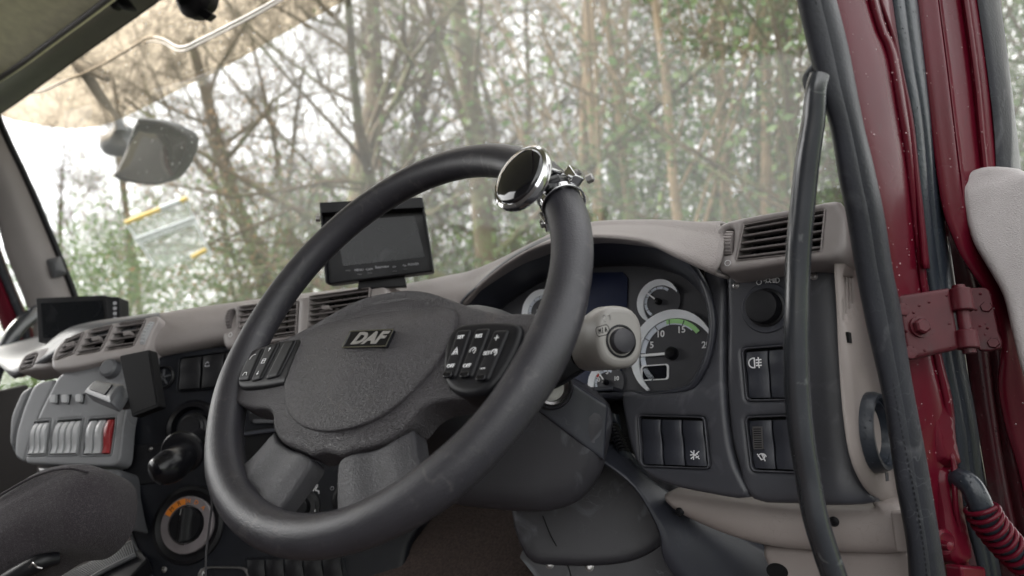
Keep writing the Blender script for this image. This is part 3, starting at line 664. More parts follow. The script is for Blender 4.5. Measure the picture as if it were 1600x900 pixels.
boxw('clip_slot', FS, *FS.l(1326, 535), *FS.l(1329, 520), -.002, .0006, M['void'], dash)
boxw('clip_slot', FS, *FS.l(1384, 752), *FS.l(1387, 738), -.002, .0006, M['greydark'], dash)
# --- tan knee panel
FK = Fr(PT(1240, 800, .80), (0, -1, -.15))
kp = [(1038, 772), (1110, 778), (1240, 792), (1356, 793), (1362, 788), (1372, 782), (1412, 792), (1418, 830), (1418, 862), (1360, 866), (1290, 862), (1210, 856), (1140, 838), (1085, 815), (1050, 795)]
dome('knee_panel', FK, spl2(FK.L(kp), 3), lambda d, u, v: .010-(.020-math.sqrt(max(.0004-(.020-min(d, .020))**2, 0)))*.8, M['tan'], dash, step=.009, back=-.04)
screw(FK, 1062, 800, .0042, dash, .0075, 'black'); screw(FK, 1303, 815, .0042, dash, .0105, 'black')
kp2 = [(1185, 858), (1290, 866), (1420, 868), (1424, 960), (1180, 960), (1196, 900)]
dome('lower_trim', FK, spl2(FK.L(kp2), 2), lambda d, u, v: -.012-(.008-math.sqrt(max(.000064-(.008-min(d, .008))**2, 0))), M['tan'], dash, step=.012, back=-.05)
u, v = FK.l(1214, 893, -.011); prism('drain_hole', FK, circ(u, v, .012, 20, .009), -.014, -.0112, M['void'], dash)
boxw('door_switch_plate', FK, *FK.l(1400, 862, .01), *FK.l(1418, 800, .01), 0, .0125, M['tan'], dash, .002)

# ================= centre stack
CP = Fr(PT(300, 650, 1.24), (.50, -.865, .10))
cs = [(236, 563), (262, 553), (345, 540), (480, 520), (640, 505), (735, 560), (730, 700), (640, 850), (590, 960), (262, 960), (232, 900), (208, 850), (193, 800), (187, 730), (192, 660), (207, 602)]
stack = dome('centre_stack', CP, spl2(CP.L(cs), 3), rnd(.008, 0), M['stack'], dash, step=.02, back=-.06)
tube('stack_edge_trim', [CP.p(a, b, .001) for a, b in [(238, 562), (209, 600), (194, 658), (189, 730), (195, 800), (210, 850), (234, 900), (262, 955)]], .0022, M['greydark'], dash, sides=8)
# rocker bank behind the rim
q = CP.L([(283, 560), (392, 546), (392, 602), (279, 612)]); bt, kt = bank(CP, q, 3, .004, dash, M['black'], M['stack'], gap=.06, depth=.004, keyh=.003)
icon(CP, 324, 569, .010, 'house', .0092, bt, M['greyprint'])
# round socket beside the phone
u, v = CP.l(256, 590); o = CP.w(u, v, 0)
lathe('power_socket', o, CP.n, [(.021, -.002), (.021, .004), (.0185, .006), (.016, .003), (.0155, -.002), (.0001, -.002)], M['black'], dash, 28)
for a in (0, 1.25, 2.5, 3.8, 5.0):
    boxw('socket_rib', Fr(o, CP.n, CP.v*math.cos(a)+CP.u*math.sin(a)), -.0012, .002, .0012, .014, -.001, .003, M['greydark'], dash)
lathe('socket_pin', o+CP.u*-.009+CP.v*.002, CP.n, [(.006, 0), (.006, .008), (.004, .010), (.0001, .010)], M['steel'], dash, 12)
# ignition/park brake lever
u, v = CP.l(300, 680); o = CP.w(u, v, 0)
lathe('lever_bezel', CP.p(302, 668, 0), CP.n, [(.046, -.002), (.046, .006), (.040, .012), (.034, .010), (.030, .000), (.0001, -.004)], M['gloss'], dash, 36)
lathe('lever_boot', CP.p(305, 670, .002), CP.n, [(.027, 0), (.026, .008), (.022, .010), (.022, .014), (.018, .016), (.018, .020), (.0001, .020)], M['black'], dash, 28)
plate = prism('blanking_plate', CP, rquad(CP.L([(198, 697), (258, 693), (262, 752), (204, 760)]), .1), 0, .004, M['black'], dash, .001)
for p in ((203, 703), (236, 701), (204, 748)): screw(CP, *p, .0024, dash, .004)
# gear selector dial
u, v = CP.l(295, 820); o = CP.w(u, v, 0); R_ = .0445
lathe('selector_surround', o, CP.n, [(.062, -.002), (.060, .004), (.054, .006), (.050, .003), (.047, .001), (.0001, .001)], M['black'], dash, 44)
ring = lathe('selector_ring', o, CP.n, [(R_, .001), (R_, .006), (R_*.97, .0075), (R_*.68, .0085), (R_*.66, .002), (.0001, .002)], M['selring'], dash, 48)
prism('reverse_band', CP, circ(u, v, R_*.93, 14, None, 100, 158, True)+circ(u, v, R_*.71, 14, None, 158, 100, True), .0078, .0088, M['orange'], dash)
for s, a in (('M', 140), ('R', 117), ('N', 92), ('D', 70), ('A', 46)):
    a_ = math.radians(a); text('letter', CP, s, u+R_*.82*math.cos(a_), v+R_*.82*math.sin(a_), .0095, .0088, M['orange'] if a < 100 else M['black'], dash, a_-math.pi/2)
kn = dome('selector_knob', CP, circ(u, v, R_*.62, 40), lambda d, x, y: .014+.010*math.exp(-((x-u)*.95/.006)**2)*(1 if True else 0)-(.004 if d < .002 else 0), M['black'], dash, step=.0035, back=0)
prism('selector_mark', CP, [(u-.0055+a, v+.015+b) for a, b in ((-.0025, 0), (.0025, 0), (.003, .010), (-.0015, .010))], .014, .0172, M['white'], dash)
screw(CP, 256, 890, .004, dash); screw(CP, 235, 702, .0022, dash, .0042)
# key fob holder bottom
k_ = CP.L([(312, 885), (392, 885), (396, 930), (308, 930)])
ringp('ashtray_rim', CP, rquad(k_, .4), [tuple(Vector(p).lerp(Vector(CP.l(352, 906)), .14)) for p in rquad(k_, .4)], 0, .005, M['steel'], dash, .001)
text('print', CP, 'M', *CP.l(322, 896), .010, .0052, M['white'], dash)
# radio seen through the wheel
q = CP.L([(388, 600), (468, 588), (468, 650), (392, 660)])
rad = prism('radio', CP, rquad(q, .06), 0, .006, M['black'], dash, .001)
prism('radio_knob', CP, circ(*CP.l(432, 627), .0125, 24), .006, .016, M['steel'], rad, .002)
prism('radio_button', CP, circ(*CP.l(418, 633), .0035, 12), .006, .009, M['keygrey'], rad, .0006)
for a, b in ((398, 629), (400, 637), (401, 645)): boxw('radio_button', CP, *[x-.008 if i == 0 else x-.0014 for i, x in enumerate(CP.l(a, b))], *[x+.008 if i == 0 else x+.0014 for i, x in enumerate(CP.l(a, b))], .006, .0085, M['greydark'], rad)
icon(CP, 434, 645, .006, 'up', .0066, rad, M['greyprint'])
boxw('cassette_slot', CP, *CP.l(398, 662), *CP.l(458, 656), 0, .008, M['greydark'], dash, .001)
q = CP.L([(384, 672), (470, 660), (470, 740), (384, 750)]); prism('cubby_recess', CP, rquad(q, .06), .0, .002, M['void'], dash)
q = CP.L([(384, 676), (470, 664), (470, 670), (384, 682)]); prism('cubby_lip', CP, q, 0, .008, M['plastic'], dash, .001)
# heater controls
for i, (px, py) in enumerate(((472, 793), (548, 780))):
    u, v = CP.l(px, py); o = CP.w(u, v, 0)
    lathe('heater_knob', o, CP.n, [(.030, 0), (.030, .003), (.026, .004), (.024, .006), (.017, .007), (.015, .018), (.013, .0195), (.0001, .0195)], M['black'], dash, 32)
boxw('knob_mark', CP, *[CP.l(491, 798)[0]-.004, CP.l(491, 798)[1]-.002], *[CP.l(491, 798)[0]+.004, CP.l(491, 798)[1]+.002], .004, .006, M['white'], dash)
icon(CP, 494, 764, .015, 'person', .0004, dash, M['white']); icon(CP, 519, 763, .006, 'ring', .0004, dash, M['greyprint']); icon(CP, 529, 756, .006, 'minus', .0004, dash, M['greyprint'])
icon(CP, 447, 776, .010, 'minus', .0004, dash, M['white'])
boxw('heater_mark', CP, *CP.l(426, 795), *CP.l(434, 785), 0, .0006, M['redprint'], dash)
# lower row of rockers
q = CP.L([(384, 872), (536, 868), (545, 930), (388, 936)]); bk, kk = bank(CP, q, 5, .002, dash, M['black'], M['stack'], gap=.05, depth=.003, keyh=.002, r=.05)
for p in [(390, 930)]: pass

TB_ = Fr(PT(720, 860, 1.12), (.25, -.75, .60)); prism('toe_board', TB_, TB_.L([(560, 760), (900, 760), (960, 990), (500, 990)]), -.03, 0, M['carpet'], cab)['label'] = 'brown carpeted toe board'
# ================= light grey wing with rocker banks
WG = Fr(PT(115, 650, 1.235), (.42, -.88, .24))
wing = [(90, 590), (106, 577), (170, 564), (236, 552), (236, 562), (207, 602), (193, 660), (187, 728), (110, 727), (38, 724), (45, 690), (62, 645)]
HW = []
pr = (-1.0, 3.0, 5.0, 5.0, 3.6, 1.6, .4, 2.2)
for qd, n in (([(54, 659), (78, 657), (71, 710), (43, 711)], 3), ([(90, 657), (129, 654), (121, 710), (77, 711)], 4), ([(139, 655), (181, 652), (173, 710), (129, 711)], 3)):
    mats = [M['keygrey']]*n
    if qd[0][0] == 139: mats = mats[:2]+[M['keyred']]
    f_, kz = bank(WG, WG.L(qd), n, 0, dash, None, M['grey'], mats=mats, hole=HW, prof=pr, gap=.12, r=.05, keyh=.001, rimw=.003)
    for i, kx in enumerate(kz):
        if mats[i] is M['keyred']: kx['label'] = 'red hazard warning rocker'
dome('console_wing', WG, rquad(WG.L(wing), .25, 3), lambda d, u, v: -(.003-math.sqrt(max(.000009-(.003-min(d, .003))**2, 0))), M['grey'], dash, step=.009, back=-.03, holes=HW)
for px, py in ((86, 625), (104, 625), (126, 624)):
    q = WG.L([(px-4, py-6), (px+5, py-7), (px+4, py+6), (px-4, py+6)]); prism('slide_button', WG, rquad(q, .3), -.001, .007, M['keygrey'], dash, .0015)
    q = WG.L([(px+4, py-8), (px+8, py-9), (px+5, py+7), (px+1, py+7)]); prism('slide_slot', WG, q, -.001, .0009, M['void'], dash)
strip1 = [(52, 598), (88, 590), (62, 645), (45, 690), (36, 722), (20, 712), (22, 680), (34, 640)]
dome('console_edge', WG, rquad(WG.L(strip1), .3, 3), lambda d, u, v: -.0025-(.003-math.sqrt(max(.000009-(.003-min(d, .003))**2, 0))), M['grey'], dash, step=.012, back=-.05)
strip2 = [(30, 610), (50, 600), (32, 640), (20, 680), (18, 710), (10, 690), (12, 650)]
dome('console_side', WG, rquad(WG.L(strip2), .3, 3), lambda d, u, v: -.005-(.004-math.sqrt(max(.000016-(.004-min(d, .004))**2, 0))), M['greydark'], dash, step=.012, back=-.07)
drw = [(48, 729), (187, 732), (188, 770), (194, 802), (200, 828), (150, 815), (118, 790), (90, 760)]
dome('console_drawer', WG, rquad(WG.L(drw), .25, 3), lambda d, u, v: .004-(.012-math.sqrt(max(.000144-(.012-min(d, .012))**2, 0))), M['greydark'], dash, step=.012, back=-.05)
hz = WG.L([(140, 742), (156, 744), (166, 762), (162, 780), (142, 784), (134, 765)]); dome('drawer_handle', WG, spl2(hz, 3), lambda d, u, v: .010+min(d, .012), M['keygrey'], dash, step=.006)
lathe('console_knob', WG.p(176, 578, 0), WG.n, [(.017, 0), (.016, .012), (.012, .015), (.0001, .015)], M['greydark'], dash, 20)
# --- triple vent over the wing
TV = Fr(PT(160, 535, 1.275), (.40, -.85, .30))
vo2 = [(80, 578), (79, 560), (86, 542), (104, 526), (130, 515), (175, 504), (215, 498), (246, 492), (248, 500), (236, 522), (228, 552), (170, 562), (110, 576)]
V3 = [[(103, 531), (131, 519), (114, 552), (86, 562)], [(140, 516), (176, 508), (157, 547), (119, 554)], [(184, 506), (228, 499), (208, 540), (164, 547)]]
tb = dome('vent_surround', TV, rquad(TV.L(vo2), .4, 3), lambda d, u, v: -(.006-math.sqrt(max(.000036-(.006-min(d, .006))**2, 0)))*.8, M['tansmooth'], dash, step=.010, back=-.05, holes=[rquad(TV.L(q), .08, 2) for q in V3])
for q, lb in zip(V3, ('left louvre of the triple vent', 'middle louvre of the triple vent', 'right louvre of the triple vent')): vent(dash, [TV.p(*p, -.002) for p in q], 4, M['tansmooth'], fw=.001, nvert=2, tab=(.6, .5), tilt=.4, label=lb)
thumbwheel(tb, TV.p(238, 503, .001), TV.p(222, 538, .001), .008, TV.n, M['keygrey'])
# small end vent
EV = Fr(PT(60, 565, 1.36), (.35, -.90, .25)); ev = [(26, 580), (36, 556), (52, 546), (80, 542), (86, 548), (80, 572), (50, 578)]
dome('vent_surround', EV, spl2(EV.L(ev), 3), lambda d, u, v: -(.006-math.sqrt(max(.000036-(.006-min(d, .006))**2, 0))), M['tansmooth'], dash, step=.010, back=-.05, holes=[rquad(EV.L([(40, 558), (58, 552), (50, 572), (30, 577)]), .08, 2)])
vent(dash, [EV.p(*p, -.002) for p in [(40, 558), (58, 552), (50, 572), (30, 577)]], 3, M['tansmooth'], fw=.001, nvert=1, tilt=.3, label='small vent at the far end of the dashboard')
# dash shelf behind the vents (far side)
loft('shelf', [[PT(-10, 545, 1.9), PT(100, 520, 1.9), PT(250, 500, 1.8)], [PT(-10, 560, 1.6), PT(60, 548, 1.5), PT(120, 512, 1.4), PT(250, 492, 1.36)], [PT(20, 590, 1.40), PT(60, 570, 1.36), PT(120, 540, 1.30), PT(250, 510, 1.30)]], M['greydark'], dash, n=20, thick=.01)
# --- centre vents in the pad
CV = Fr(PT(480, 500, 1.215), (.28, -.95, .16))
vo3 = [(346, 528), (345, 500), (352, 482), (372, 474), (450, 465), (540, 455), (596, 447), (604, 450), (606, 500), (604, 520), (540, 535), (450, 530), (400, 538), (350, 545)]
V4 = [(373, 480), (465, 470), (462, 522), (372, 535)], [(485, 463), (577, 450), (576, 500), (482, 514)]
cb = dome('vent_surround', CV, rquad(CV.L(vo3), .4, 3), lambda d, u, v: -(.009-math.sqrt(max(.000081-(.009-min(d, .009))**2, 0)))*.7, M['tansmooth'], dash, step=.012, back=-.06, holes=[rquad(CV.L(q), .06, 2) for q in V4]+[rquad(CV.L([(354, 484), (366, 482), (365, 515), (353, 517)]), .3, 3)])
vent(dash, [CV.p(*p, -.002) for p in V4[0]], 6, M['tansmooth'], fw=.001, tab=(.55, .5), tilt=.3, label='left centre vent of the dashboard'); vent(dash, [CV.p(*p, -.002) for p in V4[1]], 6, M['tansmooth'], fw=.001, tab=(.3, .45), tilt=.3, label='right centre vent of the dashboard')
thumbwheel(cb, CV.p(360, 484, -.002), CV.p(359, 515, -.002), .008, CV.n, M['slat']); icon(CV, 360, 523, .008, 'ring', .0006, cb)
lathe('pad_plug', PT(612, 466, 1.215), CV.n, [(.019, -.01), (.019, .0), (.017, .0025), (.0001, .0025)], M['tan'], dash, 28)
# ================= instrument cluster
cl = thing('instrument_cluster', 'instrument cluster with white ringed dials under the dashboard hood', 'instruments', FCL.w(0, -.1, 0))
face = [tuple(FCL.l(a, b)) for a, b in ii]
prism('cluster_face', FCL, [(x*1.06 if x > 9 else x, y) for x, y in spl2(face, 4)], -.01, .001, M['dial'], cl)
# dark end walls so that the opening is closed
big = [(-.30, -.16), (.20, -.16), (.20, .105), (-.22, .105)]
prism('cluster_housing', FCL, big, -.02, -.0095, M['void'], cl)
def gauge(px, py, r, a0, a1, needle, label, nums=(), band=None, sz=.008, innerr=.80, clip=None, ringw=.20):
    u, v = FCL.l(px, py, .004)
    g = prism('gauge', FCL, circ(u, v, r, 48), .001, .004, M['dial'], cl); g['label'] = label
    # raised crescent ring, open at the lower right
    A = [a0+(a1-a0)*k/40 for k in range(41)]
    def arc(r0, r1, h0, h1, mat, nm, aa, taper=0):
        V = []; Fc = []; n = len(aa)
        for k, a in enumerate(aa):
            c, s = math.cos(math.radians(a)), math.sin(math.radians(a)); w = 1-taper*abs(2*k/(n-1)-1)**3
            rr = r1-(r1-r0)*w
            for R0, H in ((rr, h0), (rr, h1), (r1, h1+(.003 if nm == 'dial_ring' else 0)), (r1, h0)): V.append(FCL.w(u+R0*c, v+R0*s, H))
        for k in range(n-1):
            for j in range(4): l = (j+1) % 4; Fc.append([k*4+j, k*4+l, k*4+4+l, k*4+4+j])
        return mesh_obj(nm, V, Fc, mat, g, 40)
    arc(r*(1-ringw), r*1.0, .004, .007, M['dialrim'], 'dial_ring', A, .75)
    arc(r*(1-ringw-.13), r*(1-ringw-.01), .004, .0048, M['dialband'], 'dial_band', A[1:36])
    if band:
        b0, b1, bm = band; arc(r*(1-ringw-.10), r*(1-ringw+.0), .0043, .0056, bm, 'dial_band', [b0+(b1-b0)*k/14 for k in range(15)])
    for k in range(1, 36, 5):
        a = math.radians(A[k]); c, s = math.cos(a), math.sin(a); q = r*(1-ringw-.13); q2 = r*(1-ringw-.01); w = r*.010
        prism('tick', FCL, [(u+q*c-w*s, v+q*s+w*c), (u+q*c+w*s, v+q*s-w*c), (u+q2*c+w*s, v+q2*s-w*c), (u+q2*c-w*s, v+q2*s+w*c)], .0056, .0060, M['dial'], g)
    for s, a, rr in nums: t = math.radians(a); text('number', FCL, s, u+r*rr*math.cos(t), v+r*rr*math.sin(t), sz, .0045, M['white'], g, bold=.0002)
    a = math.radians(needle); c, s = math.cos(a), math.sin(a); w = r*.030; q = r*.74
    prism('needle', FCL, [(u-w*s, v+w*c), (u+w*s, v-w*c), (u+q*c+w*.9*s, v+q*s-w*.9*c), (u+q*c-w*.9*s, v+q*s+w*.9*c)], .0075, .009, M['white'], g)
    lathe('needle_hub', FCL.w(u, v, .004), FCL.n, [(r*.15, 0), (r*.15, .006), (r*.11, .009), (.0001, .0095)], M['gloss'], g, 24)
    return g, u, v
mpx = FCL.l(1107, 555)[0]-FCL.l(988, 555)[0]
g, u, v = gauge(1051, 553, .0595, 235, 20, 180, 'large speed dial numbered 5, 10, 15 and 20 with a green arc', (('5', 155, .56), ('10', 122, .56), ('15', 68, .57), ('20', 10, .80)), (101, 36, M['green']), .0125)
fb = rrect(u-.046, v-.034, u-.005, v-.013, .004)
ringp('trip_display_rim', FCL, fb, [tuple(Vector(p).lerp(Vector((u-.0255, v-.0235)), .13)) for p in fb], .004, .0056, M['white'], g); prism('trip_display', FCL, rrect(u-.0445, v-.0325, u-.0065, v-.0145, .003), .004, .0048, M['display'], g)
gauge(1030, 472, .0310, 245, 20, 140, 'small upper dial right of the display', (), None, .006, ringw=.28)
gauge(948, 598, .0270, 235, 40, 128, 'small air pressure dial with a red mark numbered 0, 5 and 10', (('0', 160, .5), ('5', 88, .55), ('10', 18, .6)), (150, 128, M['redprint']), .0085, ringw=.30)
gauge(846, 486, .0330, 245, 20, 230, 'small dial on the left, half hidden by the wheel rim', (), None, .006, ringw=.28)
gauge(818, 560, .040, 235, 20, 200, 'lower left dial behind the wheel', (), None, .008)
q = FCL.L([(868, 428), (975, 426), (982, 436), (980, 520), (968, 612), (880, 612)]); prism('display', FCL, rquad(q, .06), .001, .0030, M['bluedisp'], cl)
boxw('cluster_ledge', FCL, *FCL.l(870, 618, .01), *FCL.l(968, 606, .01), .001, .028, M['plastic'], cl, .002)

# ================= steering wheel
WC = Vector((.6346, .5264, 1.8242)); ang = .4413
WN = Vector((.0104, -.9041, .4272)).normalized(); WF = Fr(WC, WN)
RAD = .225
sw = thing('steering_wheel', 'large dark grey four spoke lorry steering wheel with thumb buttons on both sides', 'steering wheel', WC)
# rim: torus with oval section
V = []; Fc = []; n = 160; m = 20
for i in range(n):
    a = 2*math.pi*i/n; d = math.degrees(a)
    thick = 1+.10*sum(math.exp(-(((d-x+180) % 360-180)/14)**2) for x in (196, 344, 228, 312))
    for k in range(m):
        b = 2*math.pi*k/m; rr = RAD+.0200*math.cos(b)*thick; h = .0180*math.sin(b)*thick
        V.append(WF.w(rr*math.cos(a), rr*math.sin(a), h))
for i in range(n):
    for k in range(m): l = (k+1) % m; j = (i+1) % n; Fc.append([i*m+k, i*m+l, j*m+l, j*m+k])
mesh_obj('rim', V, Fc, M['rim'], sw, 60)
def mir(pts): return pts+[(-a, b) for a, b in reversed(pts) if abs(a) > 1e-6]
body = mir([(0, .032), (.030, .031), (.060, .025), (.090, .014), (.125, .000), (.165, -.012), (.205, -.018), (.216, -.040), (.213, -.075), (.196, -.086), (.160, -.096), (.122, -.100), (.106, -.108), (.100, -.118), (.094, -.1245), (.078, -.135), (.060, -.141), (.038, -.1455), (.022, -.150), (.010, -.1485), (0, -.1475)])
def hbody(d, u, v):
    e = .016-(.0045-math.sqrt(max(.00002025-(.0045-min(d, .0045))**2, 0)))
    base = -.009+e*1.0-.008*max(0, min(1, (-.085-v)/.065))**1.5
    k = math.exp(-((abs(u)-.0)/.10)**2)*.006
    dip = -.012*max(0, v+.01)/.05
    return base+k+dip*min(d/.01, 1)
dome('hub_body', WF, spl2(body, 4), hbody, M['hub'], sw, step=.006, back=-.022, smooth=50)
cover = mir([(0, .028), (.032, .026), (.062, .019), (.092, .006), (.112, -.010), (.117, -.032), (.111, -.060), (.096, -.086), (.074, -.108), (.046, -.122), (.018, -.128), (0, -.129)])
def hcov(d, u, v):
    r = .005; e = r-math.sqrt(max(r*r-(r-min(d, r))**2, 0))
    cen = math.exp(-(u/.10)**2-((v+.04)/.09)**2)*.009
    return .0092-e*.35+cen-.030*max(0, v+.015)/.05*max(0, v+.015)/.04
dome('airbag_cover', WF, spl2(cover, 5), hcov, M['hub'], sw, step=.006, back=-.010, smooth=70)
for sgn in (-1, 1):
    sp = [(.0200, -.1565), (.0365, -.1480), (.0605, -.1428), (.079, -.1368), (.0955, -.1258), (.101, -.127), (.116, -.150), (.138, -.168), (.145, -.178), (.120, -.198), (.080, -.214), (.050, -.220), (.040, -.203), (.028, -.180)]
    sp = [(a*sgn, b) for a, b in sp]
    def hsp(d, u, v, s=sgn):
        t = (abs(u)-.075)/.045; e = .0035-math.sqrt(max(.00001225-(.0035-min(d, .0035))**2, 0))
        sd = ((abs(u)-.057)*.83+(v+.14)*.55); return .0015-e+.0028*math.exp(-((sd-.022)/.014)**2)+.003*math.exp(-((sd+.024)/.014)**2)-.004*max(0, (-.15-v)/.06)
    dome('lower_spoke', WF, spl2(sp, 4), hsp, M['spoke'], sw, step=.006, back=-.018, smooth=70)
# back shroud of the wheel
prism('hub_back', WF, spl2(mir([(0, .03), (.06, .02), (.11, -.01), (.115, -.08), (.08, -.115), (0, -.125)]), 4), -.085, -.016, M['black'], sw, .012)
# button pods
for sgn in (-1, 1):
    pod = [(.112, -.038), (.120, -.024), (.140, -.022), (.168, -.024), (.192, -.030), (.198, -.046), (.193, -.072), (.180, -.094), (.155, -.098), (.132, -.088), (.118, -.066)]
    if sgn < 0: pod = [(-.108, -.016), (-.135, -.014), (-.160, -.016), (-.186, -.026), (-.200, -.044), (-.198, -.060), (-.184, -.074), (-.150, -.076), (-.112, -.074), (-.100, -.070), (-.103, -.040)]
    pd = dome('button_pod', WF, spl2(pod, 4), lambda d, u, v: .0125-(.006-math.sqrt(max(.000036-(.006-min(d, .006))**2, 0))), M['black'], sw, step=.006, back=-.01)
    pd['label'] = 'right pod with cruise control buttons' if sgn > 0 else 'left pod with telephone buttons'
    if sgn > 0:
        for j, (x0, y0, s_) in enumerate(((.133, -.031, 0), (.155, -.032, .001), (.177, -.036, .002))):
            pts = [(x0-.0085, y0), (x0+.0080, y0-.001), (x0+.0080-.003*j, y0-.050), (x0-.0075-.003*j, y0-.049)]
            bt_ = dome('button', WF, rquad(WFq, .22) if False else rquad(pts, .2), lambda d, u, v: .0135+min(d, .002)*.7, M['black'], pd, step=.005, back=.010)
            txt = (('SET', 'lane', 'OFF'), ('RES', 'gauge', 'OFF'), ('plus', 'SETg', 'minus'))[j]
            for t_, yy in zip(txt, (-.009, -.024, -.039)):
                cx, cy = x0-.0005-.0016*j*(-yy/.02), y0+yy
                if t_ in ('SET', 'RES', 'OFF'): text('print', WF, t_, cx, cy, .0049, .0152, M['white'], pd, 0, .00004)
                elif t_ == 'SETg': text('print', WF, 'SET', cx-.0035, cy, .0046, .0152, M['white'], pd, 0, .00004); strokes('symbol', WF, [[(cx+.0045+.003*math.cos(a), cy+.003*math.sin(a)) for a in [k*.5-1 for k in range(10)]], [(cx+.0045, cy), (cx+.007, cy+.003)]], .0009, .0152, M['white'], pd)
                else:
                    L = {'lane': [[(-.004, -.004), (-.001, .003)], [(.004, -.004), (.001, .003)], [(-.0012, -.004), (-.0012, 0), (.0012, 0), (.0012, -.004)], [(0, .002), (0, .005)]], 'gauge': [[(.004*math.cos(a), .004*math.sin(a)) for a in [k*.5-1 for k in range(10)]], [(-.0005, -.0005), (.003, .0035)]], 'plus': [[(-.003, 0), (.003, 0)], [(0, -.003), (0, .003)]], 'minus': [[(-.003, 0), (.003, 0)]]}[t_]
                    strokes('symbol', WF, [[(cx+a, cy+b) for a, b in [(x*.8, y*.8) for x, y in l]] for l in L], .0006, .0152, M['white'], pd)
            o2 = prism('button_tip', WF, rrect(x0-.005-.0026*j, y0-.051, x0+.005-.0026*j, y0-.0455, .0022), .0135, .0168, M['gloss'], pd, .001)
    else:
        for j, (pts, ics) in enumerate((([(-.194, -.036), (-.172, -.022), (-.168, -.066), (-.190, -.066)], (('phone', -.182, -.036), ('hang', -.180, -.058))), ([(-.168, -.020), (-.146, -.019), (-.147, -.066), (-.164, -.068)], (('up', -.156, -.028), ('box', -.156, -.043), ('down', -.156, -.058))), ([(-.137, -.018), (-.116, -.018), (-.117, -.064), (-.138, -.067)], ()))):
            dome('button', WF, rquad(pts, .2), lambda d, u, v: .0135+min(d, .002)*.7, M['black'], pd, step=.005, back=.010)
            for kind, cx, cy in ics:
                L = {'phone': [[(-.004, -.003), (-.003, .001), (0, .0035), (.004, .004)]], 'hang': [[(-.004, -.002), (-.0025, .002), (.0025, .002), (.004, -.002)]], 'up': [[(0, -.002), (0, .003)], [(-.0015, .001), (0, .003), (.0015, .001)]], 'down': [[(0, .002), (0, -.003)], [(-.0015, -.001), (0, -.003), (.0015, -.001)]], 'box': [[(-.003, -.003), (.003, -.003), (.003, .003), (-.003, .003), (-.003, -.003)], [(-.002, 0), (.002, .001)]]}[kind]
                strokes('symbol', WF, [[(cx+a, cy+b) for a, b in [(x*.9, y*.9) for x, y in l]] for l in L], .0007, .0152, M['white'], pd)
# badge
bh = hcov(.03, 0, -.025)+.0022
u0, v0 = WF.l(575, 529, bh)
bd = [WF.l(a, b, bh) for a, b in ((548, 518), (615, 515), (603, 541), (535, 543))]
bg_ = prism('badge', WF, bd, bh-.004, bh, M['gloss'], sw, .0004)
strokes('badge_edge', WF, [[bd[0], bd[1], bd[2], bd[3], bd[0]]], .0011, bh, M['chrome'], bg_, .0006)
bu = Vector(bd[1])-Vector(bd[0]); cxy = sum((Vector(p) for p in bd), Vector((0, 0)))/4
text('badge_letters', WF, 'DAF', cxy.x, cxy.y, .0185, bh, M['stalk'], bg_, math.atan2(bu.y, bu.x), .0008, .35, 1.30, .0006)
# ================= spinner knob
ka_ = math.radians(36)
tg = WF.l(882, 300, .0)
ka_ = math.atan2(tg[1], tg[0]); rimc = WF.w(RAD*math.cos(ka_), RAD*math.sin(ka_), 0); tang = (WF.u*-math.sin(ka_)+WF.v*math.cos(ka_)).normalized(); rad_ = (WF.u*math.cos(ka_)+WF.v*math.sin(ka_)).normalized()
sk = thing('spinner_knob', 'chrome and black suicide spinner knob clamped to the top right of the wheel rim', 'spinner knob', rimc)
kc = PT(812, 276, (rimc-CAM).dot(FW)-.058)         # centre of the knob cap
ax = (kc-(rimc+WF.n*.015)).normalized()
axn = (-FW*.60-RT*.66+UP*.38).normalized()
KF = Fr(kc, axn)
lathe('knob_cap', kc-axn*.010, axn, [(.008, -.006), (.025, -.004), (.0320, .002), (.0335, .006), (.0325, .010), (.0300, .0118), (.0288, .0114), (.0001, .0114)], M['chrome'], sk, 48)
lathe('knob_insert', kc-axn*.010, axn, [(.0287, .010), (.0287, .0120), (.0255, .0142), (.017, .0162), (.007, .0172), (.0001, .0174)], M['knobface'], sk, 48, 60)
st0 = kc-axn*.012; st1 = rimc+WF.n*.020
lathe('knob_stem', st0, st1-st0, [(.012, -.002), (.0095, .004), (.0085, .010), (.0100, (st1-st0).length*.8), (.013, (st1-st0).length), (.0001, (st1-st0).length)], M['gloss'], sk, 28)
tube('stem_bracket', [st0+UP*.004+RT*.006, st0.lerp(st1, .5)+UP*.013+RT*.008, st1+UP*.010+RT*.012], .0022, M['chrome'], sk, sides=10)
def hoop(nm, off, r, tr, wid, mat, a0=0, a1=360):
    V = []; Fc = []; n = 48
    for i in range(n+1):
        a = math.radians(a0+(a1-a0)*i/n); e = rad_*math.cos(a)+WF.n*math.sin(a)
        for rr, w in ((r, -wid), (r+tr, -wid), (r+tr, wid), (r, wid)): V.append(rimc+tang*(off+w)+e*rr)
    for i in range(n):
        for k in range(4): l = (k+1) % 4; Fc.append([i*4+k, i*4+l, i*4+4+l, i*4+4+k])
    Fc += [[0, 1, 2, 3], [n*4+3, n*4+2, n*4+1, n*4]]
    return bevel(mesh_obj(nm, V, Fc, mat, sk, 30), .0006, 2)
hoop('clamp_band', -.014, .0206, .0022, .0035, M['chrome']); hoop('clamp_band', .006, .0204, .0014, .0012, M['chrome']); hoop('clamp_pad', -.003, .0202, .0012, .011, M['black'], 60, 280)
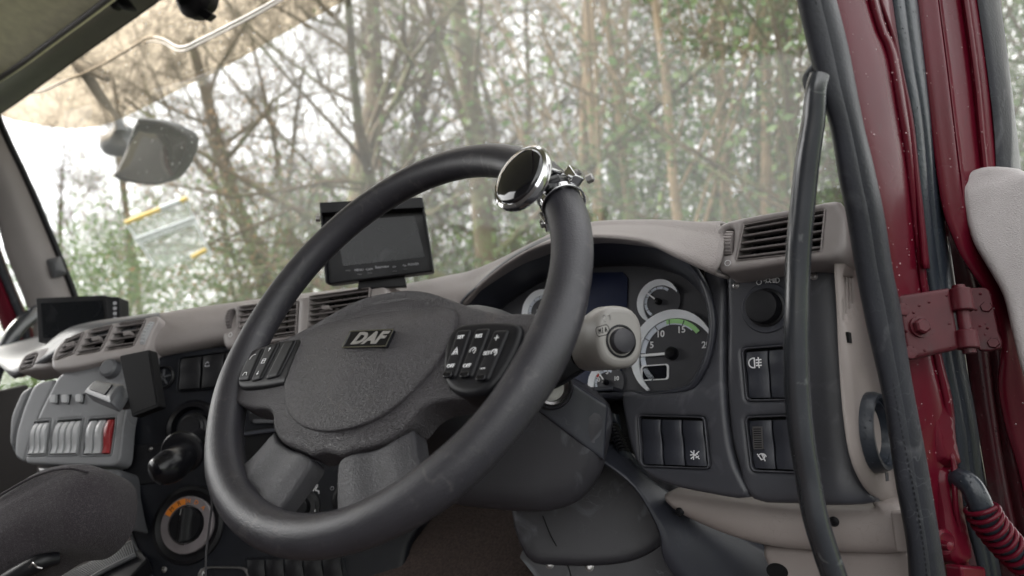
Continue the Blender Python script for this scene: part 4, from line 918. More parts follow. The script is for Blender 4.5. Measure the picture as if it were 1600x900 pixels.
for e, nm in ((rad_*.024+WF.n*.012, 'clamp_lug'), (-rad_*.023-WF.n*.006-tang*.010, 'clamp_lug')):
    f_ = Fr(rimc+e-tang*.004, (WF.n*.4+rad_*(.9 if nm and e.dot(rad_) > 0 else -.9)).normalized(), tang)
    lg = prism('clamp_lug', f_, rrect(-.0060, -.011, .0060, .011, .002), -.005, .005, M['chrome'], sk, .0012)
    lathe('clamp_screw', f_.w(0, -.003, .004), f_.n, [(.0038, 0), (.0038, .0035), (.0018, .0035), (.0018, .001), (.0001, .001)], M['steel'], sk, 14)
lathe('clamp_bolt', rimc+rad_*.032+WF.n*.006-tang*.014, rad_+tang*-.3, [(.0045, 0), (.0045, .006), (.003, .007), (.0001, .007)], M['steel'], sk, 6)

# ================= steering column shroud
colm = thing('steering_column', 'dark plastic steering column shroud with scuffed cover below the wheel', 'steering column', WC-WN*.2+Vector((0, 0, -.15)))
FC1 = Fr(PT(830, 700, .86), (.45, -.80, -.10))
s1 = [(640, 700), (700, 640), (790, 590), (872, 588), (952, 640), (947, 716), (932, 756), (900, 790), (850, 805), (780, 803), (700, 792), (650, 770)]
def hs1(d, u, v):
    r = .030; e = r-math.sqrt(max(r*r-(r-min(d, r))**2, 0)); return -e*.8
dome('column_lower_shroud', FC1, spl2(FC1.L(s1), 4), hs1, M['column'], colm, step=.010, back=-.12)
s2 = [(840, 632), (878, 585), (905, 588), (950, 632), (951, 660), (944, 714), (892, 676)]
dome('column_side_cover', FC1, [tuple(p) for p in rquad(FC1.L([(838, 640), (876, 586), (950, 634), (944, 722)]), .06)], lambda d, u, v: .0035-(.003-math.sqrt(max(.000009-(.003-min(d, .003))**2, 0)))-.030*math.exp(-((u-FC1.l(944, 640)[0])/.02)**2)*.3, M['plastic'], colm, step=.007, back=-.02)
ic = FC1.p(862, 606, .012)
lathe('ignition_barrel', ic, FC1.n+RT*.2, [(.021, -.03), (.021, .000), (.019, .003), (.016, .001), (.015, -.004), (.012, -.004), (.012, .002), (.004, .002), (.0001, .002)], M['steel'], colm, 32)
lathe('ignition_collar', ic, FC1.n+RT*.2, [(.026, -.03), (.026, -.004), (.0235, .001), (.0215, -.001), (.0215, -.02), (.0001, -.02)], M['column'], colm, 32)
# upper shroud between hub and cluster
up_c = [[PT(700, 560, .96), PT(720, 500, .96), PT(780, 492, .98), PT(830, 520, .97), PT(880, 580, .92)], [PT(690, 560, .92), PT(715, 486, .92), PT(775, 484, .93), PT(822, 512, .92), PT(872, 580, .89)], [PT(690, 580, .84), PT(705, 505, .85), PT(770, 500, .86), PT(815, 530, .86), PT(862, 590, .86)]]
loft('column_upper_shroud', up_c, M['column'], colm, n=24, thick=.004)
# control stalk
t0 = PT(858, 575, .80); t1 = PT(905, 546, .80); kn0 = PT(920, 542, .785); kn1 = PT(970, 530, .722)
tube('stalk_stem', [PT(830, 585, .84), t0, t1, PT(932, 538, .785)], [.0225, .0232, .0236, .0236], M['gloss'], colm, sides=24)
ax2 = (kn1-kn0).normalized(); KB = Fr(kn1, ax2)
secs = [(.0, .0250, 0), (.06, .0262, 0), (.35, .0298, .003), (.65, .0322, .004), (.9, .0312, .003), (1.0, .0280, .003)]
V = []; Fc = []; n = 32; L_ = (kn1-kn0).length
for s, r, oy in secs:
    for k in range(n):
        a = 2*math.pi*k/n; c, s_ = math.cos(a), math.sin(a); ex = 2.6; q = (abs(c)**ex+abs(s_)**ex)**(-1/ex)
        V.append(kn0+ax2*L_*s+KB.u*(c*q*r*.86)+KB.v*(s_*q*r*1.0+oy))
for i in range(len(secs)-1):
    for k in range(n): l = (k+1) % n; Fc.append([i*n+k, i*n+l, (i+1)*n+l, (i+1)*n+k])
Fc += [list(range(n-1, -1, -1)), [(len(secs)-1)*n+k for k in range(n)]]
kb = mesh_obj('stalk_knob', V, Fc, M['stalk'], colm, 40); bevel(kb, .004, 3, 50)
lathe('stalk_end_well', kn1+KB.v*-.002-ax2*.001, ax2, [(.0165, 0), (.0165, .002), (.0148, .0024), (.0140, .0005), (.0001, .0005)], M['black'], colm, 32)
lathe('stalk_end_button', kn1+KB.v*-.002, ax2, [(.0125, 0), (.0125, .005), (.0115, .0075), (.008, .0090), (.0001, .0096)], M['column'], colm, 32)
# prints on the stalk side facing the camera
sn = (CAM-kn1).normalized(); sn = (sn-ax2*sn.dot(ax2)).normalized(); SF = Fr(kn0.lerp(kn1, .62)+sn*.0275, sn, sn.cross(ax2) if sn.cross(ax2).z > 0 else -sn.cross(ax2))
c0 = SF.l(940, 517, .002)
pl = rrect(c0[0]-.013, c0[1]-.0045, c0[0]+.013, c0[1]+.0045, .0043)
strokes('selector_outline', SF, [pl+[pl[0]]], .0006, .0008, M['black'], kb); text('print', SF, 'M', c0[0]-.006, c0[1], .0068, .0008, M['black'], kb, 0, 0, .2); text('print', SF, '/', c0[0], c0[1], .008, .0008, M['black'], kb); text('print', SF, 'A', c0[0]+.006, c0[1], .0068, .0008, M['black'], kb, 0, 0, .2)
c1 = SF.l(944, 497, .002); strokes('symbol', SF, [[(c1[0]-.004+.003*math.cos(a), c1[1]+.003*math.sin(a)) for a in [k*.6 for k in range(9)]], [(c1[0]+.003, c1[1]+.001), (c1[0]+.007, c1[1]+.001), (c1[0]+.005, c1[1]-.003)]], .0007, -.001, M['steel'], kb)
sn = (CAM-t1).normalized(); a3 = (t1-t0).normalized(); sn = (sn-a3*sn.dot(a3)).normalized(); SG = Fr(t1+sn*.0236, sn, sn.cross(a3) if sn.cross(a3).z > 0 else -sn.cross(a3))
c2 = SG.l(892, 550); text('print', SG, 'ON', c2[0], c2[1], .0052, .0003, M['white'], colm); strokes('symbol', SG, [[SG.l(898, 548), SG.l(899, 537), SG.l(901, 534)]], .0006, .0004, M['white'], colm)

# ================= lower dash / column gaiter
ld = thing('lower_column_cover', 'dark folded plastic cover round the foot of the steering column', 'cover', PT(980, 860, .9))
c_a = [PT(960, 690, .95), PT(1010, 745, .93), PT(1080, 790, .92), PT(1160, 835, .92), PT(1240, 880, .92)]
c_b = [PT(930, 700, .93), PT(1000, 750, .91), PT(1050, 800, .90), PT(1110, 850, .89), PT(1190, 930, .89)]
c_c = [PT(925, 710, .91), PT(990, 760, .885), PT(1030, 830, .88), PT(1040, 880, .88), PT(1100, 960, .88)]
c_d = [PT(915, 720, .95), PT(960, 780, .945), PT(985, 850, .94), PT(990, 900, .94), PT(1010, 960, .94)]
c_e = [PT(870, 740, .97), PT(890, 800, .97), PT(900, 850, .97), PT(905, 900, .97), PT(910, 960, .97)]
c_f = [PT(810, 760, .99), PT(815, 810, .985), PT(822, 860, .98), PT(835, 900, .98), PT(840, 960, .98)]
loft('gaiter_panel', [c_a, c_b, c_c], M['plastic'], ld, n=24, thick=.003)
GF = Fr(PT(900, 850, .955), (.45, -.85, .12))
gp = [(812, 790), (900, 770), (950, 700), (985, 725), (1070, 745), (1066, 790), (1050, 830), (1020, 862), (975, 882), (900, 885), (905, 980), (836, 980), (822, 880)]
def hg(d, u, v):
    r = .012; e = r-math.sqrt(max(r*r-(r-min(d, r))**2, 0)); return -.006-e*.9
dome('gaiter_fold', GF, spl2(GF.L([(800, 780), (880, 760), (940, 690), (975, 700), (1050, 742), (1066, 765), (1062, 800), (1045, 840), (1010, 868), (960, 882), (880, 884), (820, 870)]), 4), hg, M['column'], ld, step=.010, back=-.10)
gb = [(818, 850), (1060, 830), (1150, 820), (1260, 880), (1280, 980), (850, 980), (832, 900)]
dome('gaiter_base', GF, spl2(GF.L(gb), 2), lambda d, u, v: -.018, M['column'], ld, step=.02, back=-.10)
right_bk = GF.L([(960, 700), (1180, 730), (1230, 850), (1240, 980), (960, 980)])
prism('footwell_side', GF, right_bk, -.16, -.06, M['plastic'], ld, .01)
screw(GF, 859, 882, .0045, ld, -.0175); screw(GF, 921, 886, .0045, ld, -.0175)
tube('panel_seam', [GF.p(848, 806, -.001), GF.p(862, 840, -.001), GF.p(880, 870, -.015), GF.p(892, 900, -.0175), GF.p(898, 960, -.0175)], .0008, M['void'], ld, sides=6)
wl_ = thing('wiring_bundle', 'black corrugated wiring bundle in the gap beside the column', 'wiring', PT(965, 690, .95))
for k in range(3): tube('cable', [PT(950+k*5, 650, .96), PT(962+k*3, 680+k*6, .94), PT(985, 720+k*4, .95), PT(1010, 745, .98)], .0065, M['rubber'], wl_, sides=10)
for k in range(9): tube('cable_tie', [PT(957+k*2.2-8, 664+k*5, .932), PT(957+k*2.2, 661+k*5, .929), PT(957+k*2.2+8, 664+k*5, .934)], .002, M['black'], wl_, sides=6)

# ================= phone in its holder, lever, cable, monitors
phf = Fr(PT(218, 600, 1.08), (.20, -.95, .10)); q = phf.L([(186, 556), (234, 546), (248, 636), (206, 652)])
ph = thing('phone', 'black rectangular phone held upright in front of the centre stack', 'phone', PT(218, 600, 1.09))
prism('phone_body', phf, rquad(q, .08), -.014, 0, M['phonemat'], ph, .0025); prism('phone_screen', phf, [tuple(Vector(p).lerp(Vector(phf.l(216, 600)), .10)) for p in rquad(q, .05)], 0, .0006, M['phonemat'], ph)
side_q = [phf.p(234, 546, 0), phf.p(248, 636, 0)]
hd_ = thing('phone_holder', 'grey wedge shaped holder arm with ribbed grip left of the phone', 'phone holder', PT(170, 615, 1.13))
hf_ = Fr(PT(165, 612, 1.12), (.1, -.75, .6))
dome('holder_cradle', hf_, rquad(hf_.L([(152, 597), (196, 604), (176, 633), (134, 616)]), .12), lambda d, u, v: .004+min(d, .006)*.6, M['greydark'], hd_, step=.008, back=-.016)
prism('holder_grip', hf_, rquad(hf_.L([(153, 602), (182, 607), (170, 623), (145, 614)]), .1), .006, .0095, M['black'], hd_, .001)
tube('holder_arm', [PT(176, 622, 1.14), PT(195, 630, 1.13), PT(212, 625, 1.11)], .010, M['black'], hd_, sides=14)
lv = thing('brake_lever', 'short black rounded hand lever below the phone', 'lever', PT(270, 720, 1.1))
tube('lever_grip', [PT(236, 742, 1.04), PT(244, 738, 1.045), PT(266, 728, 1.06), PT(284, 714, 1.09), PT(296, 700, 1.12)], [.010, .020, .0255, .022, .018], M['gloss'], lv, sides=24)
lathe('lever_collar', PT(283, 708, 1.09), PT(310, 690, 1.16)-PT(283, 708, 1.09), [(.022, 0), (.030, .002), (.032, .006), (.030, .010), (.020, .012), (.0001, .012)], M['gloss'], lv, 32)
tube('lever_stem', [PT(283, 708, 1.09), PT(300, 690, 1.14), PT(312, 680, 1.22)], .012, M['black'], lv, sides=16)
tag(tube('charging_cable', [PT(330, 762, .93), PT(331, 790, .95), PT(326, 830, .98), PT(322, 870, 1.0), PT(321, 930, 1.02)], .0016, M['greydark'], None, sides=8), 'thin dark cable hanging beside the gear selector dial', 'cable')
def monitor(name, label, quad, t, n, scr, thk, hood=0, btn=True):
    mf = Fr(PT(*[sum(p[i] for p in quad)/4 for i in (0, 1)], t), n)
    th = thing(name, label, 'monitor', mf.o-Vector((0, 0, .06)))
    q = mf.L(quad); prism('monitor_case', mf, rquad(q, .03), -thk, 0, M['black'], th, .0025)
    s = mf.L(scr); prism('monitor_glass', mf, rquad(s, .02), -.001, .0008, M['screen'], th)
    return th, mf
mt, mf = monitor('dash_monitor', 'black reversing camera monitor with menu buttons standing on the dash behind the wheel', [(504, 324), (660, 316), (677, 424), (513, 444)], 1.20, (.62, -.76, -.05), [(524, 346), (648, 337), (664, 402), (536, 416)], .028)
q = mf.L([(504, 322), (660, 314), (664, 330), (507, 338)]); prism('monitor_visor', mf, q, -.028, .022, M['black'], mt, .001)
for a, b in (((504, 322), (513, 444)), ((660, 314), (677, 424))):
    u1, v1 = mf.l(*a); u2, v2 = mf.l(*b); prism('visor_side', mf, [(u1-.001, v1), (u1+.0015, v1), (u2+.0015, v2), (u2-.001, v2)], -.01, .018, M['black'], mt)
prism('monitor_foot', mf, mf.L([(560, 430), (630, 426), (634, 446), (556, 450)]), -.026, -.012, M['black'], mt, .002)
for s, px, py in (('MENU', 561, 422), ('CAM', 577, 421), ('Rearview', 597, 417), ('<>', 616, 417), ('^o', 632, 415), ('POWER', 646, 413)): text('print', mf, s, *mf.l(px, py), .0052 if s != 'Rearview' else .006, .0002, M['greyprint'], mt, math.radians(6))
for px, py in ((544, 423), (562, 429), (578, 427), (617, 424), (633, 421)): prism('monitor_button', mf, rrect(mf.l(px, py)[0]-.004, mf.l(px, py)[1]-.0012, mf.l(px, py)[0]+.004, mf.l(px, py)[1]+.0012, .001), 0, .0012, M['gloss'], mt)
lathe('monitor_screw', mf.p(500, 342, -.012), -mf.u, [(.005, 0), (.005, .006), (.0001, .006)], M['steel'], mt, 12)
m2_, mf2 = monitor('side_monitor', 'second black monitor standing on the far end of the dash', [(56, 466), (166, 461), (176, 532), (60, 535)], 1.46, (.52, -.82, .05), [(64, 474), (160, 469), (166, 525), (68, 528)], .03)
prism('monitor_keypad', mf2, rquad(mf2.L([(168, 464), (188, 465), (190, 502), (172, 512)]), .06), -.028, .004, M['black'], m2_, .002)
for k in range(4): u, v = mf2.l(180, 474+k*8, .004); prism('monitor_button', mf2, rrect(u-.003, v-.003, u+.003, v+.003, .001), .004, .006, M['greyprint'], m2_)
prism('monitor_foot', mf2, mf2.L([(90, 530), (150, 528), (150, 570), (90, 570)]), -.03, -.01, M['black'], m2_)

# ================= seat bolster lower left
SB = Fr(PT(70, 790, .86), (.30, -.80, .32))
st = thing('driver_seat_armrest', 'dark grey brown cloth armrest of the driver seat with black lever underneath', 'armrest', PT(60, 860, .9))
sbp = [(-160, 850), (-60, 800), (20, 742), (62, 719), (108, 713), (138, 722), (151, 744), (147, 790), (128, 826), (98, 850), (60, 856), (20, 880), (-60, 920), (-160, 960)]
def hsb(d, u, v):
    r = .05; e = r-math.sqrt(max(r*r-(r-min(d, r))**2, 0))
    a = SB.l(-60, 830); b = SB.l(120, 724); dx, dy = b[0]-a[0], b[1]-a[1]; L = math.hypot(dx, dy); s = abs((u-a[0])*dy-(v-a[1])*dx)/L
    return .01-e*.9-.0028*math.exp(-((s-.004)/.0022)**2)
dome('armrest_cushion', SB, spl2(SB.L(sbp), 4), hsb, M['cloth'], st, step=.0055, back=-.07, smooth=80)
tube('cushion_piping', [SB.p(-60, 812, -.004), SB.p(10, 768, .008), SB.p(60, 742, .008), (SB.p(104, 732, .006)), SB.p(138, 738, -.006)], .0016, M['cloth'], st, sides=8)
tube('seat_lever', [SB.p(-40, 940, -.015), SB.p(20, 902, -.012), SB.p(60, 880, -.016), SB.p(92, 872, -.03)], [.009, .010, .010, .007], M['black'], st, sides=16)
tube('seat_spring', [SB.p(46, 886, 0), SB.p(52, 880, .004), SB.p(58, 886, .004), SB.p(66, 888, 0)], .0012, M['steel'], st, sides=6)
# tread plate and gear tunnel
tn = thing('door_step_cover', 'black ribbed tread cover running beneath the armrest', 'tread cover', PT(160, 880, 1.2))
TP = Fr(PT(160, 880, 1.16), (.25, -.50, .83))
prism('tread_base', TP, TP.L([(60, 920), (206, 842), (232, 872), (150, 960)]), -.03, 0, M['black'], tn, .003)
A0, A1, B0, B1 = (84, 905), (206, 850), (110, 915), (210, 866)
for k in range(34):
    s = k/33; a = TP.l(A0[0]+(A1[0]-A0[0])*s, A0[1]+(A1[1]-A0[1])*s); b = TP.l(B0[0]+(B1[0]-B0[0])*s, B0[1]+(B1[1]-B0[1])*s)
    prism('tread_rib', TP, [(a[0]-.0011, a[1]), (a[0]+.0011, a[1]), (b[0]+.0011, b[1]), (b[0]-.0011, b[1])], 0, .003, M['greydark'], tn)
tube('tread_edge', [TP.p(112, 922, .003), TP.p(160, 893, .003), TP.p(212, 867, .003)], .004, M['greydark'], tn, sides=10)
tw_ = Fr(PT(200, 900, 1.17), (.3, -.75, .55)); prism('tunnel_cover', tw_, tw_.L([(120, 935), (212, 872), (250, 910), (262, 980), (90, 980)]), -.04, 0, M['plastic'], tn, .006)
# ================= grab rail
gr_ = thing('grab_rail', 'long bowed dark grab rail mounted beside the driver door pillar', 'grab rail', PT(1255, 500, .66))
tube('rail', [PT(1281, 118, .63), PT(1275, 140, .63), PT(1271, 187, .635), PT(1263, 240, .64), PT(1257, 290, .645), PT(1250, 360, .65), PT(1246, 430, .655), PT(1244, 520, .655), PT(1245, 600, .66), PT(1252, 680, .665), PT(1262, 740, .67), PT(1272, 800, .67), PT(1288, 855, .675), PT(1303, 900, .68), PT(1316, 940, .68)], [0.0085, 0.0090, 0.0100, 0.0105, 0.0107, 0.0109, 0.0111, 0.0113, 0.0113, 0.0113, 0.0115, 0.0117, 0.0118], M['rail'], gr_, sides=24, ref=(0, 0, 1))
tube('rail_bracket', [PT(1270, 140, .645), PT(1272, 124, .645), PT(1282, 112, .645), PT(1300, 106, .645)], [.007, .010, .010, .010], M['seal'], gr_, sides=14)
# ================= door aperture seal + pillar (part of the cab)
def strip(name, L_, R_, tl, tr, mat, parent, prof=(0, .006, .010, .006, 0), n=50, thick=.004, m=3):
    """panel between two traced edges; prof = relief across (towards the viewer, metres)"""
    ft = lambda t, k, N: t if isinstance(t, (int, float)) else t[0]+(t[1]-t[0])*k/(N-1)
    A = resample(spline([PT(a, b, ft(tl, k, len(L_))) for k, (a, b) in enumerate(L_)], 5), n); B = resample(spline([PT(a, b, ft(tr, k, len(R_))) for k, (a, b) in enumerate(R_)], 5), n)
    cs_ = []
    for k, p in enumerate(prof):
        s = k/(len(prof)-1)
        if isinstance(p, tuple): s, p = p
        cs_.append([a.lerp(b, s)-(a-CAM).normalized()*p for a, b in zip(A, B)])
    return loft(name, cs_, mat, parent, n=n, m=m, thick=thick, smooth=55)
SL = [(1244, -40), (1249, 0), (1265, 70), (1282, 140), (1300, 196), (1314, 280), (1326, 336), (1340, 420), (1358, 511), (1383, 622), (1403, 755), (1419, 844), (1424, 910), (1428, 960)]
SM = [(1264, -40), (1272, 0), (1286, 55), (1300, 93), (1324, 205), (1340, 266), (1354, 327), (1366, 420), (1383, 539), (1406, 667), (1431, 789), (1442, 860), (1449, 920), (1453, 960)]
SR = [(1292, -40), (1304, 0), (1324, 79), (1345, 187), (1363, 261), (1380, 341), (1392, 420), (1405, 483), (1422, 594), (1444, 711), (1461, 811), (1472, 880), (1478, 920), (1482, 960)]
strip('door_seal', SL, SR, (.615, .70), (.625, .71), M['seal'], cab, (-.012, (.04, .002), (.15, .0085), (.40, .010), (.52, .0088), (.545, .0066), (.57, .0088), (.78, .008), (.93, .002), (.97, -.002), -.014), n=70, m=2)
# stitches along the seal
P_ = resample(spline([PT(a+1.5, b, .6145+.085*k/13) for k, (a, b) in enumerate(SM)], 6), 110)
V = []; Fc = []
for k in range(len(P_)-1):
    a, b = P_[k], P_[k].lerp(P_[k+1], .55); o = -(a-CAM).normalized()*.0065; x = RT*.0006; i = len(V)
    V += [a+o-x, a+o+x, b+o+x, b+o-x, a+o*1.12-x, a+o*1.12+x, b+o*1.12+x, b+o*1.12-x]; Fc += [[i+4, i+5, i+6, i+7], [i, i+1, i+5, i+4], [i+2, i+3, i+7, i+6], [i, i+3, i+7, i+4], [i+1, i+2, i+6, i+5]]
sti = mesh_obj('seal_stitching', V, Fc, M['black'], cab, 0); sti['kind'] = 'stuff'
# red pillar face
RL = [(1285, -40), (1300, 0), (1320, 79), (1341, 187), (1359, 261), (1376, 341), (1388, 420), (1401, 483), (1418, 594), (1440, 711), (1457, 811), (1474, 920), (1480, 960)]
RR = [(1362, -40), (1370, 0), (1385, 50), (1401, 84), (1419, 187), (1429, 257), (1443, 400), (1450, 460), (1470, 560), (1487, 630), (1491, 690), (1500, 800), (1514, 900), (1520, 960)]
strip('pillar_panel', RL, RR, (.68, .76), (.72, .80), M['red'], cab, (0, (.2, .004), (.55, .007), (.75, .004), (.84, .010), (.92, .012), (.97, .006), -.01), n=60)
strip('pillar_flange', [(1366, -40), (1374, 0), (1395, 60), (1412, 140), (1424, 210), (1432, 290), (1444, 420)], [(1384, -40), (1391, 0), (1405, 93), (1424, 187), (1433, 270), (1440, 330), (1450, 420)], .735, .76, M['red'], cab, (0, (.4, .006), (.7, .006), -.006))
strip('outer_seal', [(1386, -40), (1391, 0), (1405, 93), (1424, 187), (1433, 300), (1444, 400), (1460, 500), (1468, 560), (1489, 678), (1492, 720), (1506, 800), (1528, 880), (1540, 960)], [(1426, -40), (1433, 0), (1450, 140), (1461, 233), (1471, 327), (1480, 400), (1494, 500), (1506, 567), (1522, 650), (1531, 710), (1540, 780), (1562, 900), (1572, 960)], (.77, .83), (.79, .85), M['rubber'], cab, (-.004, (.15, .004), (.4, .006), (.5, .002), (.6, .006), (.85, .005), -.006), n=60)
# lower pillar pressings
LPF = Fr(PT(1460, 690, .762), (.9, -.45, 0))
dome('pillar_pressing', LPF, spl2(LPF.L([(1424, 596), (1460, 590), (1474, 625), (1481, 690), (1488, 730), (1462, 724), (1452, 716), (1438, 660)]), 3), lambda d, u, v: .004+.009*min(d/.006, 1), M['red'], cab, step=.006, back=-.01)
dome('pillar_pressing', LPF, spl2(LPF.L([(1462, 734), (1490, 738), (1500, 800), (1512, 872), (1482, 874), (1470, 800)]), 3), lambda d, u, v: .003+.005*min(d/.005, 1), M['red'], cab, step=.006, back=-.01)
prism('pillar_step', LPF, rquad(LPF.L([(1474, 880), (1513, 882), (1520, 960), (1486, 960)]), .1), .0, .018, M['red'], cab, .003)
tube('pillar_bead', [LPF.p(1484, 716, .008), LPF.p(1486, 712, .012), LPF.p(1490, 730, .013), LPF.p(1492, 770, .013), LPF.p(1494, 800, .010), LPF.p(1500, 830, .006)], .0028, M['red'], cab, sides=12)
lathe('striker_washer', LPF.p(1471, 846, .010), (.8, -.6, 0), [(.012, 0), (.012, .004), (.009, .006), (.006, .004), (.0001, .004)], M['red'], cab, 28)
lathe('striker_pin', LPF.p(1474, 852, .014), (.8, -.6, 0), [(.005, 0), (.004, .008), (.0001, .009)], M['red'], cab, 18)
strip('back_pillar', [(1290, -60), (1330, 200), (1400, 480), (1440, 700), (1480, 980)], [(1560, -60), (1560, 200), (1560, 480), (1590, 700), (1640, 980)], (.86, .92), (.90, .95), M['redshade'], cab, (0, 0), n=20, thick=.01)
# hinge
HF = Fr(PT(1450, 505, .722), (.55, -.82, .05))
hg_ = dome('door_hinge', HF, rquad(HF.L([(1398, 464), (1480, 452), (1496, 546), (1416, 564)]), .04), lambda d, u, v: .004+min(d, .002), M['hingered'], cab, step=.008, back=-.006)
hg_['label'] = 'maroon painted steel hinge with hexagon bolt'
lathe('hinge_bolt', HF.p(1437, 511, .006), HF.n+RT*.15, [(.0105, 0), (.0105, .002), (.0075, .0022), (.0001, .0022)], M['hingered'], hg_, 28); lathe('bolt_head', HF.p(1437, 511, .008), HF.n+RT*.15, [(.0078, 0), (.0078, .006), (.006, .0075), (.0001, .0075)], M['hingered'], hg_, 6, 25)
for p in ((1410, 484), (1421, 551)): lathe('hinge_bolt', HF.p(*p, .005), HF.n, [(.0065, 0), (.006, .003), (.003, .0035), (.0001, .003)], M['hingered'], hg_, 20)
for (a, b) in (((1499, 452), (1504, 486)), ((1508, 517), (1512, 545))):
    p, q = HF.p(*a, .004), HF.p(*b, .004); lathe('hinge_knuckle', p, q-p, [(.0095, 0), (.0105, .001), (.0105, (q-p).length-.001), (.0095, (q-p).length), (.0001, (q-p).length)], M['hingered'], hg_, 28)
p, q = HF.p(1497, 446, .004), HF.p(1515, 552, .004); lathe('hinge_pin', p, q-p, [(.0055, 0), (.006, .001), (.006, (q-p).length), (.0001, (q-p).length+.001)], M['hingered'], hg_, 20)
HF2 = Fr(PT(1530, 500, .775), (.1, -1, .05)); prism('hinge_leaf', HF2, spl2(HF2.L([(1500, 456), (1530, 450), (1546, 454), (1552, 480), (1560, 520), (1566, 544), (1530, 548), (1524, 524), (1506, 520), (1502, 490)]), 2), -.004, .003, M['hingered'], hg_, .0015)
for p in ((1541, 480), (1552, 536)): lathe('hinge_bolt', HF2.p(*p, .003), HF2.n, [(.006, 0), (.005, .003), (.0001, .003)], M['hingered'], hg_, 6)

# ================= open door
dr = thing('cab_door', 'open maroon driver door with pale leather trim and wet painted frame', 'door', PT(1560, 600, .86))
strip('door_edge', [(1426, -40), (1433, 0), (1450, 150), (1462, 250), (1475, 330), (1492, 375), (1503, 400), (1522, 428), (1544, 461), (1558, 500), (1567, 544), (1561, 600), (1572, 667), (1589, 722), (1605, 790), (1620, 860), (1640, 960)], [(1462, -40), (1465, 0), (1478, 100), (1490, 200), (1500, 285), (1510, 330), (1524, 370), (1542, 400), (1562, 433), (1579, 483), (1590, 544), (1602, 600), (1616, 667), (1632, 740), (1650, 800), (1670, 880), (1690, 960)], (.80, .80), (.80, .80), M['red'], dr, (-.02, (.03, .0), (.10, .006), (.5, .004), (.9, .002), -.004), n=70)
strip('door_frame', [(1461, -40), (1464, 0), (1477, 100), (1489, 200), (1499, 280), (1502, 320)], [(1520, -40), (1528, 0), (1545, 120), (1552, 200), (1558, 262), (1562, 320)], .80, .81, M['red'], dr, (-.004, (.04, .002), (.10, -.004), (.55, -.008), (.64, -.003), (.70, .001), (.78, -.006), -.01), n=40)
strip('window_channel', [(1520, -40), (1528, 0), (1545, 120), (1555, 210), (1558, 290)], [(1552, -40), (1560, 0), (1576, 120), (1590, 240), (1596, 300)], .815, .83, M['seal'], dr, (-.004, (.1, .003), (.7, .003), -.01), n=30)
DF = Fr(PT(1580, 120, .83), (0, -1, .0)); prism('door_glass', DF, DF.L([(1540, -60), (1700, -60), (1740, 320), (1580, 300)]), -.006, -.002, gm, dr)
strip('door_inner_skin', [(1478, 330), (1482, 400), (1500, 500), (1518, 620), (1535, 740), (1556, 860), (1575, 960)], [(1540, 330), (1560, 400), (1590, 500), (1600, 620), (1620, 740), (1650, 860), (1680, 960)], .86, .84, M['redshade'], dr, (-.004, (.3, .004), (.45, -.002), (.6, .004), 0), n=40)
strip('door_seam_sealer', [(1480, 370), (1484, 405), (1506, 560), (1518, 640), (1530, 700), (1540, 760)], [(1482, 370), (1487, 405), (1509, 560), (1520, 640), (1532, 700), (1542, 760)], .835, .835, M['steel'], dr, (0, .001, 0), n=20, thick=.001)
TF = Fr(PT(1590, 420, .76), (-.10, -1, .05))
tp = [(1500, 288), (1504, 278), (1516, 267), (1545, 259), (1590, 262), (1625, 275), (1800, 300), (1800, 700), (1625, 700), (1608, 620), (1592, 560), (1580, 510), (1568, 462), (1545, 420), (1522, 380), (1510, 340)]
def ht(d, u, v):
    r = .008; e = r-math.sqrt(max(r*r-(r-min(d, r))**2, 0)); a = TF.l(1515, 290); k = max(0, (TF.l(0, 300)[1]-v)); return .004-e
dome('door_trim', TF, spl2(TF.L(tp), 3), lambda d, u, v: ht(d, u, v)+.006*max(0, min(1, (TF.l(1560, 275)[1]-v)/.012)), M['leather'], dr, step=.010, back=-.05)
# door wiring conduit
cd = thing('door_cable_conduit', 'black rubber cable conduit with a maroon spring coil between pillar and door', 'conduit', PT(1540, 810, .74))
cpath = [PT(1488, 752, .755), PT(1500, 748, .745), PT(1516, 758, .735), PT(1528, 780, .73), PT(1540, 808, .73), PT(1562, 838, .735), PT(1590, 868, .74), PT(1625, 900, .75), PT(1660, 930, .76)]
tube('conduit_hose', cpath, [.0085, .0105, .0108, .0112, .0112, .012, .012, .012, .012], M['rubber'], cd, sides=20)
cs2 = spline(cpath, 10); coil = []; i0 = 34; i1 = 78; turns = 13
for k in range(turns*10):
    s = i0+(i1-i0)*k/(turns*10); i = int(s); f = s-i; p = cs2[i].lerp(cs2[i+1], f); t = (cs2[i+1]-cs2[i]).normalized(); a = t.cross(Vector((0, 0, 1))).normalized(); b = t.cross(a); w = 2*math.pi*k/10
    coil.append(p+(a*math.cos(w)+b*math.sin(w))*.0146)
tube('spring_coil', coil, .0024, M['red'], cd, sides=8, n=2)

# ================= header fittings, left grab rail
hc = thing('visor_clip', 'black sun blind clip on the windscreen header', 'clip', PY(182, 8, .70))
fh = Fr(PY(182, 8, .66), (.4, -.9, -.3)); dome('clip_body', fh, spl2(fh.L([(160, -14), (182, -14), (200, 6), (204, 14), (192, 15), (184, 8), (176, 14), (168, 2)]), 2), lambda d, u, v: min(d, .01), M['black'], hc, step=.008, back=-.02)
hb_ = thing('header_sensor', 'black rounded fitting hanging at the top of the windscreen', 'sensor', PY(300, 5, .80))
fh = Fr(PY(298, 5, .80), (.4, -.9, -.3)); dome('sensor_body', fh, spl2(fh.L([(272, -20), (326, -20), (328, 6), (316, 20), (306, 27), (290, 26), (280, 14)]), 3), lambda d, u, v: min(d, .02)*1.2, M['black'], hb_, step=.01, back=-.03)
prism('sensor_tab', fh, rquad(fh.L([(318, 12), (336, 24), (326, 34), (312, 24)]), .2), -.01, .01, M['black'], hb_, .002)
